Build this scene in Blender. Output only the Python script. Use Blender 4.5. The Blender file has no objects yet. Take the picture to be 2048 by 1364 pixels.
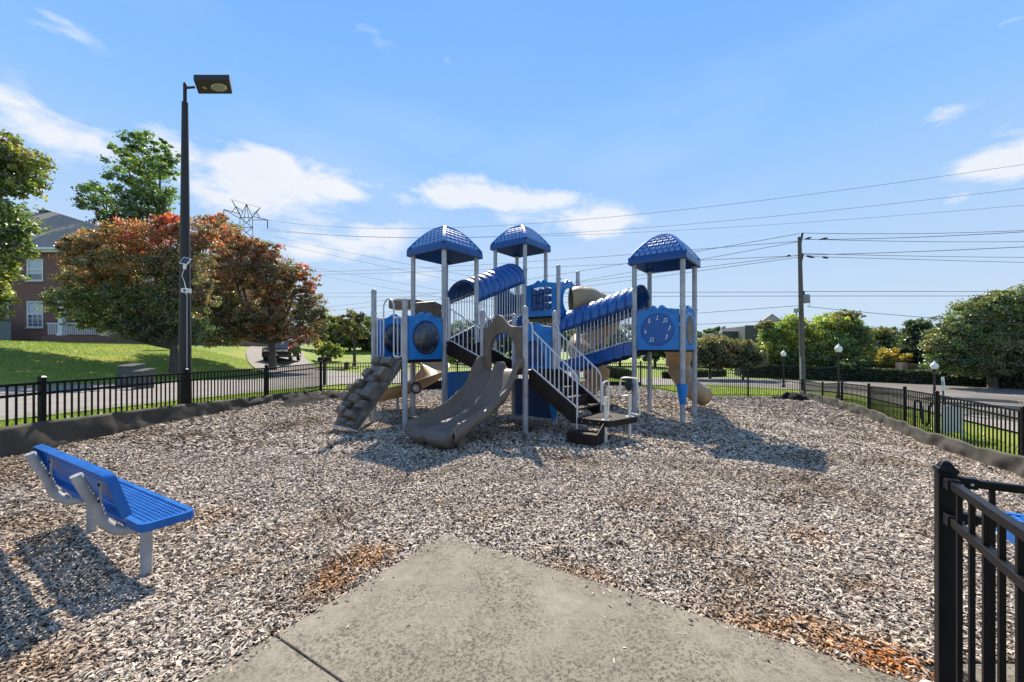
import bpy, bmesh, math, random
import numpy as np
from mathutils import Vector, Matrix
from mathutils.geometry import tessellate_polygon

SC = bpy.context.scene
COL = SC.collection
RND = random.Random(7)
NR = np.random.RandomState(11)

# ------------------------------------------------------------------ camera, sky, sun, exposure
F, HZ, EYE = 800.0, 703.0, 1.65          # focal length in pixels of the 2048 px photograph, horizon row, eye height
cam_d = bpy.data.cameras.new('camera'); cam = bpy.data.objects.new('camera', cam_d); COL.objects.link(cam)
cam.location = (0, 0, EYE); cam.rotation_euler = (math.radians(90), 0, 0)
cam_d.sensor_width = 36.0; cam_d.lens = F/2048*36; cam_d.shift_y = 21/2048
cam_d.clip_start = 0.05; cam_d.clip_end = 3000
SC.camera = cam

SUN_EL = math.radians(46.0)
SUN_DX = -0.055                           # the sun stands ahead of the camera, a touch left
sun_dir = Vector((SUN_DX*math.cos(SUN_EL), math.cos(SUN_EL), math.sin(SUN_EL))).normalized()
sd = bpy.data.lights.new('sun', 'SUN'); sd.energy = 5.0; sd.angle = math.radians(0.55); sd.color = (1.0, 0.90, 0.76)
sun = bpy.data.objects.new('sun', sd); COL.objects.link(sun)
sun.rotation_euler = sun_dir.to_track_quat('Z', 'Y').to_euler(); sun.location = (0, 20, 40)

w = bpy.data.worlds.new('World'); SC.world = w; w.use_nodes = True
nt = w.node_tree; nt.nodes.clear()
def N(t, **kw):
    n = nt.nodes.new(t)
    for k, v in kw.items(): setattr(n, k, v)
    return n
def L(a, b): nt.links.new(a, b)
sky = N('ShaderNodeTexSky', sky_type='NISHITA'); sky.sun_disc = False
sky.sun_elevation = SUN_EL; sky.sun_rotation = math.atan2(sun_dir.x, sun_dir.y)
sky.air_density = 1.0; sky.dust_density = 0.6; sky.ozone_density = 2.0; sky.altitude = 200
tc = N('ShaderNodeTexCoord')
sep = N('ShaderNodeSeparateXYZ'); L(tc.outputs['Generated'], sep.inputs[0])
def M(op, a, b=None, c=None, clamp=False):
    n = N('ShaderNodeMath', operation=op); n.use_clamp = clamp
    for i, v in enumerate((a, b, c)):
        if v is None: continue
        if isinstance(v, (int, float)): n.inputs[i].default_value = v
        else: L(v, n.inputs[i])
    return n.outputs[0]
# an even blue gradient by height above the horizon, blended with the physical sky
ramp = N('ShaderNodeValToRGB'); L(M('MAXIMUM', sep.outputs[2], 0.0), ramp.inputs[0])
els = ramp.color_ramp.elements
els[0].position = 0.0; els[0].color = (7.4, 9.2, 11.2, 1)
els[1].position = 1.0; els[1].color = (1.5, 3.2, 7.0, 1)
for p, c in ((0.10, (7.1, 9.0, 11.4)), (0.25, (5.6, 8.2, 12.0)), (0.45, (3.4, 6.9, 12.4)), (0.66, (2.25, 5.6, 12.3)), (0.8, (1.8, 4.3, 9.6))):
    e = els.new(p); e.color = (*c, 1)
mixs = N('ShaderNodeMixRGB'); mixs.inputs[0].default_value = 0.94
L(sky.outputs[0], mixs.inputs[1]); L(ramp.outputs[0], mixs.inputs[2])
# clouds: fair-weather heaps at given bearings (azimuth from +Y, elevation), broken up by noise
az = M('ARCTAN2', sep.outputs[0], sep.outputs[1]); el = M('ARCSINE', sep.outputs[2])
nz = N('ShaderNodeTexNoise'); nz.inputs['Scale'].default_value = 9.0; nz.inputs['Detail'].default_value = 9; nz.inputs['Roughness'].default_value = 0.58; nz.inputs['Distortion'].default_value = 0.25
mp = N('ShaderNodeMapping'); mp.inputs['Scale'].default_value = (1, 1, 2.4); L(tc.outputs['Generated'], mp.inputs[0]); L(mp.outputs[0], nz.inputs['Vector'])
nz2 = N('ShaderNodeTexNoise'); nz2.inputs['Scale'].default_value = 2.2; nz2.inputs['Detail'].default_value = 6
mp2 = N('ShaderNodeMapping'); mp2.inputs['Scale'].default_value = (1, 1, 3.2); mp2.inputs['Location'].default_value = (3.1, 1.7, 0.4); L(tc.outputs['Generated'], mp2.inputs[0]); L(mp2.outputs[0], nz2.inputs['Vector'])
def bearing(px, py):
    x, z = (px-1024)/F, (HZ-py)/F
    return math.atan2(x, 1), math.asin(z/math.sqrt(1+x*x+z*z))
CL = [(70, 250, 170, 34, 1.1), (500, 345, 150, 34, 1.1), (600, 372, 120, 28, .9), (430, 395, 150, 40, .75), (960, 392, 130, 22, 1.0), (1050, 398, 90, 16, 1.0), (600, 425, 120, 20, .6),
      (760, 465, 50, 18, 1.0), (620, 492, 60, 22, .9), (1175, 448, 85, 20, 1.0), (740, 505, 100, 26, .7), (1880, 228, 45, 12, .8), (2010, 318, 90, 34, 1.0), (120, 45, 80, 18, .6),
      (2030, 40, 50, 20, .7), (1930, 395, 45, 12, .6), (770, 75, 60, 14, .3), (440, 110, 40, 12, .35), (900, 118, 40, 9, .35), (1060, 440, 130, 16, .4), (1440, 495, 70, 10, .35), (850, 560, 60, 14, .5), (1300, 320, 70, 12, .15)]
acc = None
for px, py, rx, ry, s in CL:
    a0, e0 = bearing(px, py); ra = rx/F*math.cos(a0)**2*1.25; re = ry/F*math.cos(a0)*1.45
    da = M('DIVIDE', M('SUBTRACT', az, a0), ra); de0 = M('SUBTRACT', el, e0)
    de = M('DIVIDE', de0, re)
    g = M('MULTIPLY', M('EXPONENT', M('MULTIPLY', M('ADD', M('MULTIPLY', da, da), M('MULTIPLY', de, de)), -0.8)), s)
    acc = g if acc is None else M('MAXIMUM', acc, g)
dens = M('ADD', M('MULTIPLY', acc, 1.3), M('MULTIPLY', M('SUBTRACT', nz.outputs[0], 0.5), 3.4))
dens = M('MULTIPLY', M('SUBTRACT', dens, 0.50), 1.5, clamp=True)
dens = M('MULTIPLY', dens, M('MULTIPLY', acc, 1.8, clamp=True))
wisp = M('MULTIPLY', M('SUBTRACT', nz2.outputs[0], 0.50, clamp=True), 1.1)
# unseen white heaps added behind and overhead to whiten and lift the fill light
fill_heap = M('MULTIPLY', M('SUBTRACT', nz2.outputs[0], 0.53, clamp=True), 9.0, clamp=True)
behind = M('MULTIPLY', M('SUBTRACT', 0.25, sep.outputs[1], clamp=True), 3.0, clamp=True)
wisp = M('MAXIMUM', wisp, M('MULTIPLY', fill_heap, behind))
dens = M('MINIMUM', M('ADD', M('MULTIPLY', dens, 0.92), M('MULTIPLY', wisp, 0.6)), 1.0)
mixc = N('ShaderNodeMixRGB'); L(dens, mixc.inputs[0]); L(mixs.outputs[0], mixc.inputs[1]); mixc.inputs[2].default_value = (10.6, 11.0, 11.8, 1)
bg = N('ShaderNodeBackground'); bg.inputs[1].default_value = 0.05
L(mixc.outputs[0], bg.inputs[0])
wo = N('ShaderNodeOutputWorld'); L(bg.outputs[0], wo.inputs[0])

SC.view_settings.view_transform = 'Standard'; SC.view_settings.look = 'None'
SC.view_settings.gamma = 1.0; SC.view_settings.use_curve_mapping = False
SC.view_settings.exposure = 0.74
SC.cycles.max_bounces = 5; SC.cycles.diffuse_bounces = 3; SC.cycles.glossy_bounces = 3; SC.cycles.transmission_bounces = 4; SC.cycles.transparent_max_bounces = 12

# ------------------------------------------------------------------ helpers: tags, meshes, shapes
def tag(o, label=None, cat=None, group=None, kind=None):
    if label: o['label'] = label
    if cat: o['category'] = cat
    if group: o['group'] = group
    if kind: o['kind'] = kind
    return o
def thing(name, loc, label, cat, group=None):
    o = bpy.data.objects.new(name, None); COL.objects.link(o); o.location = loc; o.empty_display_size = 0.2
    return tag(o, label, cat, group)
def put(o, parent):                       # o is built in world coordinates; hang it under parent
    if parent is not None:
        o.parent = parent
        base = parent.location if parent.parent is None else Vector((0, 0, 0))
        o.location = o.location - base
        o['_w'] = 1; del o['_w']
    return o
def P(px, py, Y):                         # a point that the photograph shows at (px, py), Y metres ahead
    return Vector(((px-1024)*Y/F, Y, EYE-(py-HZ)*Y/F))
def G0(px, py, z=0.0):                    # the same for a point of known height
    Y = F*(EYE-z)/(py-HZ); return Vector(((px-1024)*Y/F, Y, z))
V3 = Vector
ZUP = V3((0, 0, 1))

class G:
    def __init__(s): s.v = []; s.f = []
    def add(s, vs, fs):
        n = len(s.v); s.v += [tuple(v) for v in vs]; s.f += [tuple(i+n for i in f) for f in fs]; return s
    def obox(s, c, a, b, d):              # centre and three half vectors
        c, a, b, d = V3(c), V3(a), V3(b), V3(d)
        vs = [c+i*a+j*b+k*d for i in (-1, 1) for j in (-1, 1) for k in (-1, 1)]
        return s.add(vs, [(0,1,3,2),(4,6,7,5),(0,4,5,1),(2,3,7,6),(0,2,6,4),(1,5,7,3)])
    def box(s, x0, x1, y0, y1, z0, z1):
        return s.obox(((x0+x1)/2, (y0+y1)/2, (z0+z1)/2), ((x1-x0)/2, 0, 0), (0, (y1-y0)/2, 0), (0, 0, (z1-z0)/2))
    def beam(s, p, q, w, h, up=ZUP):
        p, q = V3(p), V3(q); d = q-p; sd_ = d.cross(up)
        if sd_.length < 1e-6: sd_ = V3((1, 0, 0))
        sd_.normalize(); u = sd_.cross(d).normalized()
        return s.obox((p+q)/2, d/2, sd_*w/2, u*h/2)
    def tube(s, pts, r, n=8, cap=True):
        pts = [V3(p) for p in pts]; m = len(pts); rs = r if isinstance(r, (list, tuple)) else [r]*m
        t0 = (pts[1]-pts[0]).normalized(); ref = V3((0, 0, 1)) if abs(t0.z) < .9 else V3((1, 0, 0))
        x = t0.cross(ref).normalized(); vs = []
        for i, p in enumerate(pts):
            t = (pts[min(i+1, m-1)]-pts[max(i-1, 0)]).normalized()
            x = (x - t*x.dot(t)); x = x.normalized() if x.length > 1e-6 else t.orthogonal().normalized()
            y = t.cross(x)
            vs += [p+(x*math.cos(2*math.pi*k/n)+y*math.sin(2*math.pi*k/n))*rs[i] for k in range(n)]
        fs = [(i*n+k, i*n+(k+1) % n, (i+1)*n+(k+1) % n, (i+1)*n+k) for i in range(m-1) for k in range(n)]
        if cap: fs += [tuple(range(n-1, -1, -1)), tuple(range((m-1)*n, m*n))]
        return s.add(vs, fs)
    def lathe(s, prof, c, n=16, ax=None):  # prof [(r, h)]
        c = V3(c); ax = V3(ax).normalized() if ax is not None else ZUP
        x = ax.orthogonal().normalized() if abs(ax.z) < .99 else V3((1, 0, 0)); y = ax.cross(x)
        vs = [c+ax*h+(x*math.cos(2*math.pi*k/n)+y*math.sin(2*math.pi*k/n))*r for r, h in prof for k in range(n)]
        m = len(prof)
        fs = [(i*n+k, i*n+(k+1) % n, (i+1)*n+(k+1) % n, (i+1)*n+k) for i in range(m-1) for k in range(n)]
        fs += [tuple(range(n-1, -1, -1)), tuple(range((m-1)*n, m*n))]
        return s.add(vs, fs)
    def grid(s, P_, close=False):          # P_[i][j]
        a, b = len(P_), len(P_[0])
        vs = [p for row in P_ for p in row]
        fs = [(i*b+j, i*b+(j+1) % b, (i+1)*b+(j+1) % b, (i+1)*b+j) for i in range(a-1) for j in range(b if close else b-1)]
        return s.add(vs, fs)
    def plate(s, outer, holes, o, ex, ey, th):   # 2-D outline with holes, extruded by th both ways from the plane
        o, ex, ey = V3(o), V3(ex), V3(ey); nn = ex.cross(ey).normalized()
        loops = [outer]+list(holes)
        tri = tessellate_polygon([[V3((p[0], p[1], 0)) for p in lp] for lp in loops])
        flat = [p for lp in loops for p in lp]; n = len(flat)
        vs = [o+ex*p[0]+ey*p[1]+nn*th for p in flat]+[o+ex*p[0]+ey*p[1]-nn*th for p in flat]
        fs = [tuple(t) for t in tri]+[tuple(i+n for i in reversed(t)) for t in tri]
        k = 0
        for lp in loops:
            m = len(lp)
            for i in range(m):
                a, b = k+i, k+(i+1) % m; fs.append((a, b, b+n, a+n))
            k += m
        return s.add(vs, fs)
    def build(s, name, mat, parent=None, smooth=False, bevel=0, solid=0, label=None, offset=-1, ang=40):
        me = bpy.data.meshes.new(name); me.from_pydata(s.v, [], s.f); me.update()
        bm = bmesh.new(); bm.from_mesh(me)
        bmesh.ops.recalc_face_normals(bm, faces=bm.faces)
        bm.to_mesh(me); bm.free()
        me.materials.append(mat)
        if smooth:
            me.polygons.foreach_set('use_smooth', [True]*len(me.polygons))
            try: me.set_sharp_from_angle(angle=math.radians(ang))
            except Exception: pass
        o = bpy.data.objects.new(name, me); COL.objects.link(o)
        if solid:
            md = o.modifiers.new('solid', 'SOLIDIFY'); md.thickness = solid; md.offset = offset
        if bevel:
            md = o.modifiers.new('bevel', 'BEVEL'); md.width = bevel; md.segments = 2; md.limit_method = 'ANGLE'; md.angle_limit = math.radians(35)
        if label: o['label'] = label
        put(o, parent)
        return o
def fast_mesh(name, verts, quads, mat, cols=None, parent=None, smooth=False):
    verts = np.asarray(verts, dtype=np.float32); quads = np.asarray(quads, dtype=np.int32); k = quads.shape[1]
    me = bpy.data.meshes.new(name)
    me.vertices.add(len(verts)); me.vertices.foreach_set('co', verts.ravel())
    me.loops.add(quads.size); me.loops.foreach_set('vertex_index', quads.ravel())
    me.polygons.add(len(quads)); me.polygons.foreach_set('loop_start', np.arange(0, quads.size, k, dtype=np.int32))
    if smooth: me.polygons.foreach_set('use_smooth', np.ones(len(quads), dtype=bool))
    me.update(calc_edges=True)
    if cols is not None:
        ca = me.color_attributes.new('tint', 'FLOAT_COLOR', 'POINT'); ca.data.foreach_set('color', np.asarray(cols, dtype=np.float32).ravel())
    me.materials.append(mat)
    o = bpy.data.objects.new(name, me); COL.objects.link(o)
    return put(o, parent)
def arc(c, r, a0, a1, n, ex, ey):
    return [V3(c)+V3(ex)*r*math.cos(a0+(a1-a0)*i/n)+V3(ey)*r*math.sin(a0+(a1-a0)*i/n) for i in range(n+1)]
def smooth_path(pts, n=8):                 # Catmull-Rom
    pts = [V3(p) for p in pts]; out = []; q = [pts[0]*2-pts[1]]+pts+[pts[-1]*2-pts[-2]]
    for i in range(1, len(q)-2):
        for k in range(n):
            t = k/n; a, b, c, d = q[i-1], q[i], q[i+1], q[i+2]
            out.append(0.5*((2*b)+(c-a)*t+(2*a-5*b+4*c-d)*t*t+(3*b-a-3*c+d)*t**3))
    out.append(pts[-1]); return out

# ------------------------------------------------------------------ materials
def mat(name, col, rough=0.6, col2=None, scale=3.0, bump=0.0, bscale=40.0, metal=0.0, spec=0.5, dirt=None, trans=None, detail=6, coord='Object'):
    m = bpy.data.materials.new(name); m.use_nodes = True; t = m.node_tree; b = t.nodes['Principled BSDF']
    b.inputs['Base Color'].default_value = (*col, 1); b.inputs['Roughness'].default_value = rough; b.inputs['Metallic'].default_value = metal
    b.inputs['Specular IOR Level'].default_value = spec
    tcn = t.nodes.new('ShaderNodeTexCoord')
    if col2 is not None:
        n = t.nodes.new('ShaderNodeTexNoise'); n.inputs['Scale'].default_value = scale; n.inputs['Detail'].default_value = detail; n.inputs['Roughness'].default_value = 0.65
        t.links.new(tcn.outputs[coord], n.inputs['Vector'])
        r = t.nodes.new('ShaderNodeValToRGB'); r.color_ramp.elements[0].position = 0.35; r.color_ramp.elements[1].position = 0.65
        r.color_ramp.elements[0].color = (*col, 1); r.color_ramp.elements[1].color = (*col2, 1)
        t.links.new(n.outputs[0], r.inputs[0]); t.links.new(r.outputs[0], b.inputs['Base Color'])
        rr = t.nodes.new('ShaderNodeMapRange'); rr.inputs[3].default_value = max(rough-.12, .05); rr.inputs[4].default_value = min(rough+.15, 1)
        t.links.new(n.outputs[0], rr.inputs[0]); t.links.new(rr.outputs[0], b.inputs['Roughness'])
    if bump:
        n2 = t.nodes.new('ShaderNodeTexNoise'); n2.inputs['Scale'].default_value = bscale; n2.inputs['Detail'].default_value = 5
        t.links.new(tcn.outputs[coord], n2.inputs['Vector'])
        bp = t.nodes.new('ShaderNodeBump'); bp.inputs['Strength'].default_value = bump; bp.inputs['Distance'].default_value = 0.02
        t.links.new(n2.outputs[0], bp.inputs['Height']); t.links.new(bp.outputs[0], b.inputs['Normal'])
    return m
BLUE = mat('blue_plastic', (0.005, 0.150, 0.47), .36, (0.012, 0.225, 0.60), 5, .05, 60)
NAVY = mat('navy_blue_plastic', (0.008, 0.070, 0.27), .28, (0.012, 0.105, 0.36), 4, .05, 40, spec=.7)
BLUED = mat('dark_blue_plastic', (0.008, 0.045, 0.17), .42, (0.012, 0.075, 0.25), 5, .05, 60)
BLUEM = mat('blue_coated_steel', (0.006, 0.095, 0.36), .36, (0.012, 0.135, 0.46), 4, spec=.35)
POSTM = mat('lavender_grey_post_paint', (0.29, 0.29, 0.31), .42, (0.46, 0.465, 0.50), 3.5, .04, 30)
RAILM = mat('pale_grey_rail_paint', (0.50, 0.51, 0.54), .38, (0.62, 0.63, 0.66), 6)
HANDM = mat('cream_handle_paint', (0.62, 0.60, 0.52), .4, (0.70, 0.68, 0.60), 6)
BENCHG = mat('grey_bench_pipe', (0.30, 0.30, 0.30), .45, (0.44, 0.435, 0.43), 5, .06, 40)
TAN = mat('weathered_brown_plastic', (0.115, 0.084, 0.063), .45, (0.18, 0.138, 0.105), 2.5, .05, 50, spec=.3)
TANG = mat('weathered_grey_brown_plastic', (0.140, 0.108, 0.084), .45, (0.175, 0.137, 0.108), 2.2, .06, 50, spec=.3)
TANY = mat('pale_tan_plastic', (0.30, 0.205, 0.11), .5, (0.38, 0.275, 0.16), 3, .05, 50)  # paler tan of the spiral and tube slides
ROCK = mat('climbing_wall_plastic', (0.085, 0.07, 0.056), .6, (0.17, 0.145, 0.115), 3, .1, 45)
DECKM = mat('dark_brown_deck_coating', (0.014, 0.010, 0.009), .55, (0.030, 0.020, 0.016), 4, .1, 60, spec=.2)
BLACKM = mat('black_fence_paint', (0.006, 0.006, 0.007), .36, (0.012, 0.012, 0.014), 5, .03, 60, spec=.16)
CLAMP = mat('clamp_metal', (0.42, 0.44, 0.50), .35, None, metal=.3)
BOLT = mat('dark_bolt', (0.03, 0.03, 0.04), .4, metal=.5)
BUBBLE = mat('smoky_bubble_plastic', (0.012, 0.018, 0.035), .14, (0.04, 0.055, 0.09), 9, .3, 14, spec=.8)
WHITEM = mat('white_paint', (0.72, 0.73, 0.74), .45, (0.80, 0.80, 0.80), 4)
GREYD = mat('dark_grey_plastic', (0.045, 0.05, 0.05), .5)
LAMPM = mat('dark_bronze_lamp_paint', (0.012, 0.009, 0.010), .5, (0.02, 0.015, 0.016), 4, .05, 30)
GLASSL = mat('lamp_lens', (0.50, 0.52, 0.50), .25, (0.62, 0.64, 0.62), 12)
# ------------------------------------------------------------------ ground shape
def S01(t): t = np.clip(t, 0, 1); return t*t*(3-2*t)
def Hn(X, Y):
    X = np.asarray(X, dtype=float); Y = np.asarray(Y, dtype=float)
    b = .24*S01((-X-4.5)/2.5)-.62*S01((X-5.5)/4.0)-.06*np.exp(-((X+3)**2+(Y-3)**2)/1.6)
    b = b*S01((Y+4)/3)
    hl = 2.0*S01((-X-13.5)/14)*S01((Y-2)/14); hb = 2.6*S01((Y-26)/42)*S01((4-X)/14)
    return b+np.maximum(hl, hb)
def H(x, y): return float(Hn(x, y))

BACK = [(-6.83, 14.3), (-4.6, 16.7), (-2.5, 18.3), (0.6, 19.0), (3.6, 19.5), (6.4, 19.9), (9.3, 20.3), (12.1, 20.5), (14.5, 20.0)]
LEFT = [(-6.85, 3.3), (-6.85, 5.83), (-6.85, 8.4), (-6.84, 11.14), (-6.83, 14.3)]
RIGHT = [(14.5, 20.0), (13.9, 17.9), (13.2, 16.0), (12.4, 13.9), (10.9, 11.1), (10.2, 9.6), (9.26, 7.24), (8.3, 5.0), (7.3, 2.8)]
MULCH = LEFT[:-1]+BACK+RIGHT[1:]+[(6.5, -2.5), (-6.85, -2.5)]
def inside(X, Y, poly):
    r = np.zeros(X.shape, bool); n = len(poly)
    for i in range(n):
        x1, y1 = poly[i]; x2, y2 = poly[(i+1) % n]
        c = ((y1 > Y) != (y2 > Y)) & (X < (x2-x1)*(Y-y1)/((y2-y1) or 1e-9)+x1); r ^= c
    return r

def gmat(name, stops, scale, bump=.3, bscale=30, rough=.9, patches=None, vor=False):
    m = bpy.data.materials.new(name); m.use_nodes = True; t = m.node_tree; b = t.nodes['Principled BSDF']
    b.inputs['Roughness'].default_value = rough; b.inputs['Specular IOR Level'].default_value = .25
    ge = t.nodes.new('ShaderNodeNewGeometry')
    n = t.nodes.new('ShaderNodeTexNoise'); n.inputs['Scale'].default_value = scale; n.inputs['Detail'].default_value = 10; n.inputs['Roughness'].default_value = .7
    t.links.new(ge.outputs['Position'], n.inputs['Vector'])
    r = t.nodes.new('ShaderNodeValToRGB'); e = r.color_ramp.elements
    e[0].position, e[0].color = stops[0][0], (*stops[0][1], 1); e[1].position, e[1].color = stops[-1][0], (*stops[-1][1], 1)
    for p, c in stops[1:-1]: k = e.new(p); k.color = (*c, 1)
    t.links.new(n.outputs[0], r.inputs[0]); out = r.outputs[0]
    if patches:
        for sc_, lo, hi, c, seed in patches:
            n2 = t.nodes.new('ShaderNodeTexNoise'); n2.inputs['Scale'].default_value = sc_; n2.inputs['Detail'].default_value = 5
            mpn = t.nodes.new('ShaderNodeMapping'); mpn.inputs['Location'].default_value = (seed, seed*2, 0)
            t.links.new(ge.outputs['Position'], mpn.inputs[0]); t.links.new(mpn.outputs[0], n2.inputs['Vector'])
            mr = t.nodes.new('ShaderNodeMapRange'); mr.inputs[1].default_value = lo; mr.inputs[2].default_value = hi; mr.clamp = True
            t.links.new(n2.outputs[0], mr.inputs[0])
            mx = t.nodes.new('ShaderNodeMixRGB'); mx.inputs[2].default_value = (*c, 1); t.links.new(mr.outputs[0], mx.inputs[0]); t.links.new(out, mx.inputs[1]); out = mx.outputs[0]
    t.links.new(out, b.inputs['Base Color'])
    n3 = t.nodes.new('ShaderNodeTexNoise'); n3.inputs['Scale'].default_value = bscale; n3.inputs['Detail'].default_value = 6
    t.links.new(ge.outputs['Position'], n3.inputs['Vector'])
    bp = t.nodes.new('ShaderNodeBump'); bp.inputs['Strength'].default_value = bump; bp.inputs['Distance'].default_value = .05
    t.links.new(n3.outputs[0], bp.inputs['Height']); t.links.new(bp.outputs[0], b.inputs['Normal'])
    return m
GRASSM = gmat('lawn_grass', [(.3, (.07, .14, .012)), (.5, (.15, .24, .022)), (.62, (.24, .29, .035)), (.75, (.32, .31, .07))], 7, 1.0, 22, .8, [(0.35, .48, .62, (.27, .29, .04), 3), (1.3, .60, .72, (.30, .22, .09), 9)])
ROADM = gmat('pale_worn_road', [(.3, (.21, .19, .17)), (.7, (.30, .275, .25))], 1.2, .15, 60, .85, [(3.0, .55, .75, (.20, .195, .19), 2)])
ASPHM = gmat('grey_asphalt', [(.3, (.115, .105, .092)), (.7, (.19, .175, .155))], .8, .2, 70, .85, [(.5, .5, .7, (.21, .20, .19), 5)])
CONCM = gmat('concrete_kerb', [(.3, (.22, .20, .165)), (.7, (.31, .285, .24))], 3, .15, 60, .85)
SOILM = gmat('mulch_bed_soil', [(.35, (.02, .015, .011)), (.5, (.06, .046, .036)), (.62, (.18, .15, .125)), (.72, (.36, .32, .28))], 26, 1.0, 34, .9, [(.6, .60, .72, (.15, .10, .065), 4)])

# terrain sheet, fine near the playground and coarse far away
def axis(a, b, c0, c1, fine, far):
    xs = list(np.arange(c0, c1+1e-6, fine)); x, s = c0, fine
    while x > a: s *= far; x -= s; xs.insert(0, x)
    x, s = c1, fine
    while x < b: s *= far; x += s; xs.append(x)
    return np.array(xs)
xs = axis(-500, 500, -32, 34, .5, 1.09); ys = axis(-30, 900, -4, 46, .5, 1.08)
XX, YY = np.meshgrid(xs, ys); ZZ = Hn(XX, YY)-.045
ZZ = np.where(inside(XX, YY, MULCH), ZZ-.10, ZZ)
nx, ny = len(xs), len(ys); idx = np.arange(nx*ny).reshape(ny, nx)
q = np.stack([idx[:-1, :-1], idx[:-1, 1:], idx[1:, 1:], idx[1:, :-1]], -1).reshape(-1, 4)
tag(fast_mesh('ground', np.stack([XX, YY, ZZ], -1).reshape(-1, 3), q, GRASSM, smooth=True), kind='structure')

# mulch bed
from mathutils import noise as mnoise
xs = np.arange(-6.9, 14.6, .1); ys = np.arange(-2.5, 20.6, .1)
XX, YY = np.meshgrid(xs, ys)
def und(X, Y):
    return .018*np.sin(X*1.7+1.1*np.sin(Y*.9))*np.cos(Y*1.3+X*.6)+.012*np.sin(X*4.1+Y*2.2)*np.sin(Y*3.7-X*1.9)
rr = np.hypot(XX, YY)
def slabdist(X, Y):      # signed distance-like: positive outside the slab
    cx, cy = -.594, 3.548; a = (X-cx)*.85+(Y-cy)*-.526; b_ = (X-cx)*-.518+(Y-cy)*-.855
    return np.maximum(-a, -b_)
def mulch_z(X, Y): return Hn(X, Y)+und(X, Y)*S01((slabdist(X, Y)-.0)/.6)-.01-.045*(slabdist(X, Y) < .02)
ZZ = mulch_z(XX, YY)
nx, ny = len(xs), len(ys); idx = np.arange(nx*ny).reshape(ny, nx)
q = np.stack([idx[:-1, :-1], idx[:-1, 1:], idx[1:, 1:], idx[1:, :-1]], -1).reshape(-1, 4)
cx = (XX[:-1, :-1]+.05).reshape(-1); cy = (YY[:-1, :-1]+.05).reshape(-1)
q = q[inside(cx, cy, MULCH)]
mulch = tag(fast_mesh('mulch_bed', np.stack([XX, YY, ZZ], -1).reshape(-1, 3), q, SOILM, smooth=True), kind='structure')

# ------------------------------------------------------------------ wood chips, scattered over the bed
CHIPM = bpy.data.materials.new('wood_chip'); CHIPM.use_nodes = True
t = CHIPM.node_tree; b = t.nodes['Principled BSDF']; b.inputs['Roughness'].default_value = .85; b.inputs['Specular IOR Level'].default_value = .12
oi = t.nodes.new('ShaderNodeObjectInfo'); ge = t.nodes.new('ShaderNodeNewGeometry')
r = t.nodes.new('ShaderNodeValToRGB'); e = r.color_ramp.elements
e[0].position, e[0].color = 0, (.026, .017, .011, 1); e[1].position, e[1].color = 1, (.82, .70, .565, 1)
for p, c in ((.08, (.07, .05, .036)), (.17, (.19, .145, .107)), (.30, (.345, .28, .22)), (.56, (.49, .41, .33)), (.82, (.63, .54, .44))):
    k = e.new(p); k.color = (*c, 1)
t.links.new(oi.outputs['Random'], r.inputs[0]); out = r.outputs[0]
wn = t.nodes.new('ShaderNodeTexWhiteNoise'); t.links.new(oi.outputs['Location'], wn.inputs['Vector'])
pick_ = t.nodes.new('ShaderNodeMath'); pick_.operation = 'GREATER_THAN'; pick_.inputs[1].default_value = .28; t.links.new(wn.outputs['Value'], pick_.inputs[0])
bn = t.nodes.new('ShaderNodeTexNoise'); bn.inputs['Scale'].default_value = .9; bn.inputs['Detail'].default_value = 6; t.links.new(ge.outputs['Position'], bn.inputs['Vector'])
bm_ = t.nodes.new('ShaderNodeMapRange'); bm_.inputs[1].default_value = .50; bm_.inputs[2].default_value = .72; t.links.new(bn.outputs[0], bm_.inputs[0])
bx = t.nodes.new('ShaderNodeMixRGB'); bx.blend_type = 'MULTIPLY'; bx.inputs[2].default_value = (.62, .55, .47, 1); t.links.new(bm_.outputs[0], bx.inputs[0]); t.links.new(out, bx.inputs[1]); out = bx.outputs[0]
def spot(px, py, rad, col, s, stretch=1.0, ang=0.0):      # fresh or damp patch at a place on the ground
    global out
    p = G0(px, py)
    mpn = t.nodes.new('ShaderNodeMapping'); mpn.vector_type = 'TEXTURE'
    mpn.inputs['Location'].default_value = p; mpn.inputs['Rotation'].default_value = (0, 0, ang); mpn.inputs['Scale'].default_value = (rad*stretch, rad, 10)
    t.links.new(ge.outputs['Position'], mpn.inputs[0])
    ln = t.nodes.new('ShaderNodeVectorMath'); ln.operation = 'LENGTH'; t.links.new(mpn.outputs[0], ln.inputs[0])
    nn = t.nodes.new('ShaderNodeTexNoise'); nn.inputs['Scale'].default_value = 7; nn.inputs['Detail'].default_value = 4; t.links.new(ge.outputs['Position'], nn.inputs['Vector'])
    ad = t.nodes.new('ShaderNodeMath'); ad.operation = 'MULTIPLY_ADD'; t.links.new(nn.outputs[0], ad.inputs[0]); ad.inputs[1].default_value = 1.5; t.links.new(ln.outputs['Value'], ad.inputs[2])
    mr = t.nodes.new('ShaderNodeMapRange'); mr.inputs[1].default_value = 1.85; mr.inputs[2].default_value = 1.15; mr.inputs[3].default_value = 0; mr.inputs[4].default_value = s
    t.links.new(ad.outputs[0], mr.inputs[0])
    mul = t.nodes.new('ShaderNodeMixRGB'); mul.blend_type = 'MULTIPLY'; mul.inputs[2].default_value = (*col, 1)
    pk = t.nodes.new('ShaderNodeMath'); pk.operation = 'MULTIPLY'; t.links.new(mr.outputs[0], pk.inputs[0]); t.links.new(pick_.outputs[0], pk.inputs[1])
    t.links.new(pk.outputs[0], mul.inputs[0]); t.links.new(out, mul.inputs[1]); out = mul.outputs[0]
OR = (.95, .64, .38); BR = (.60, .50, .40)
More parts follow.
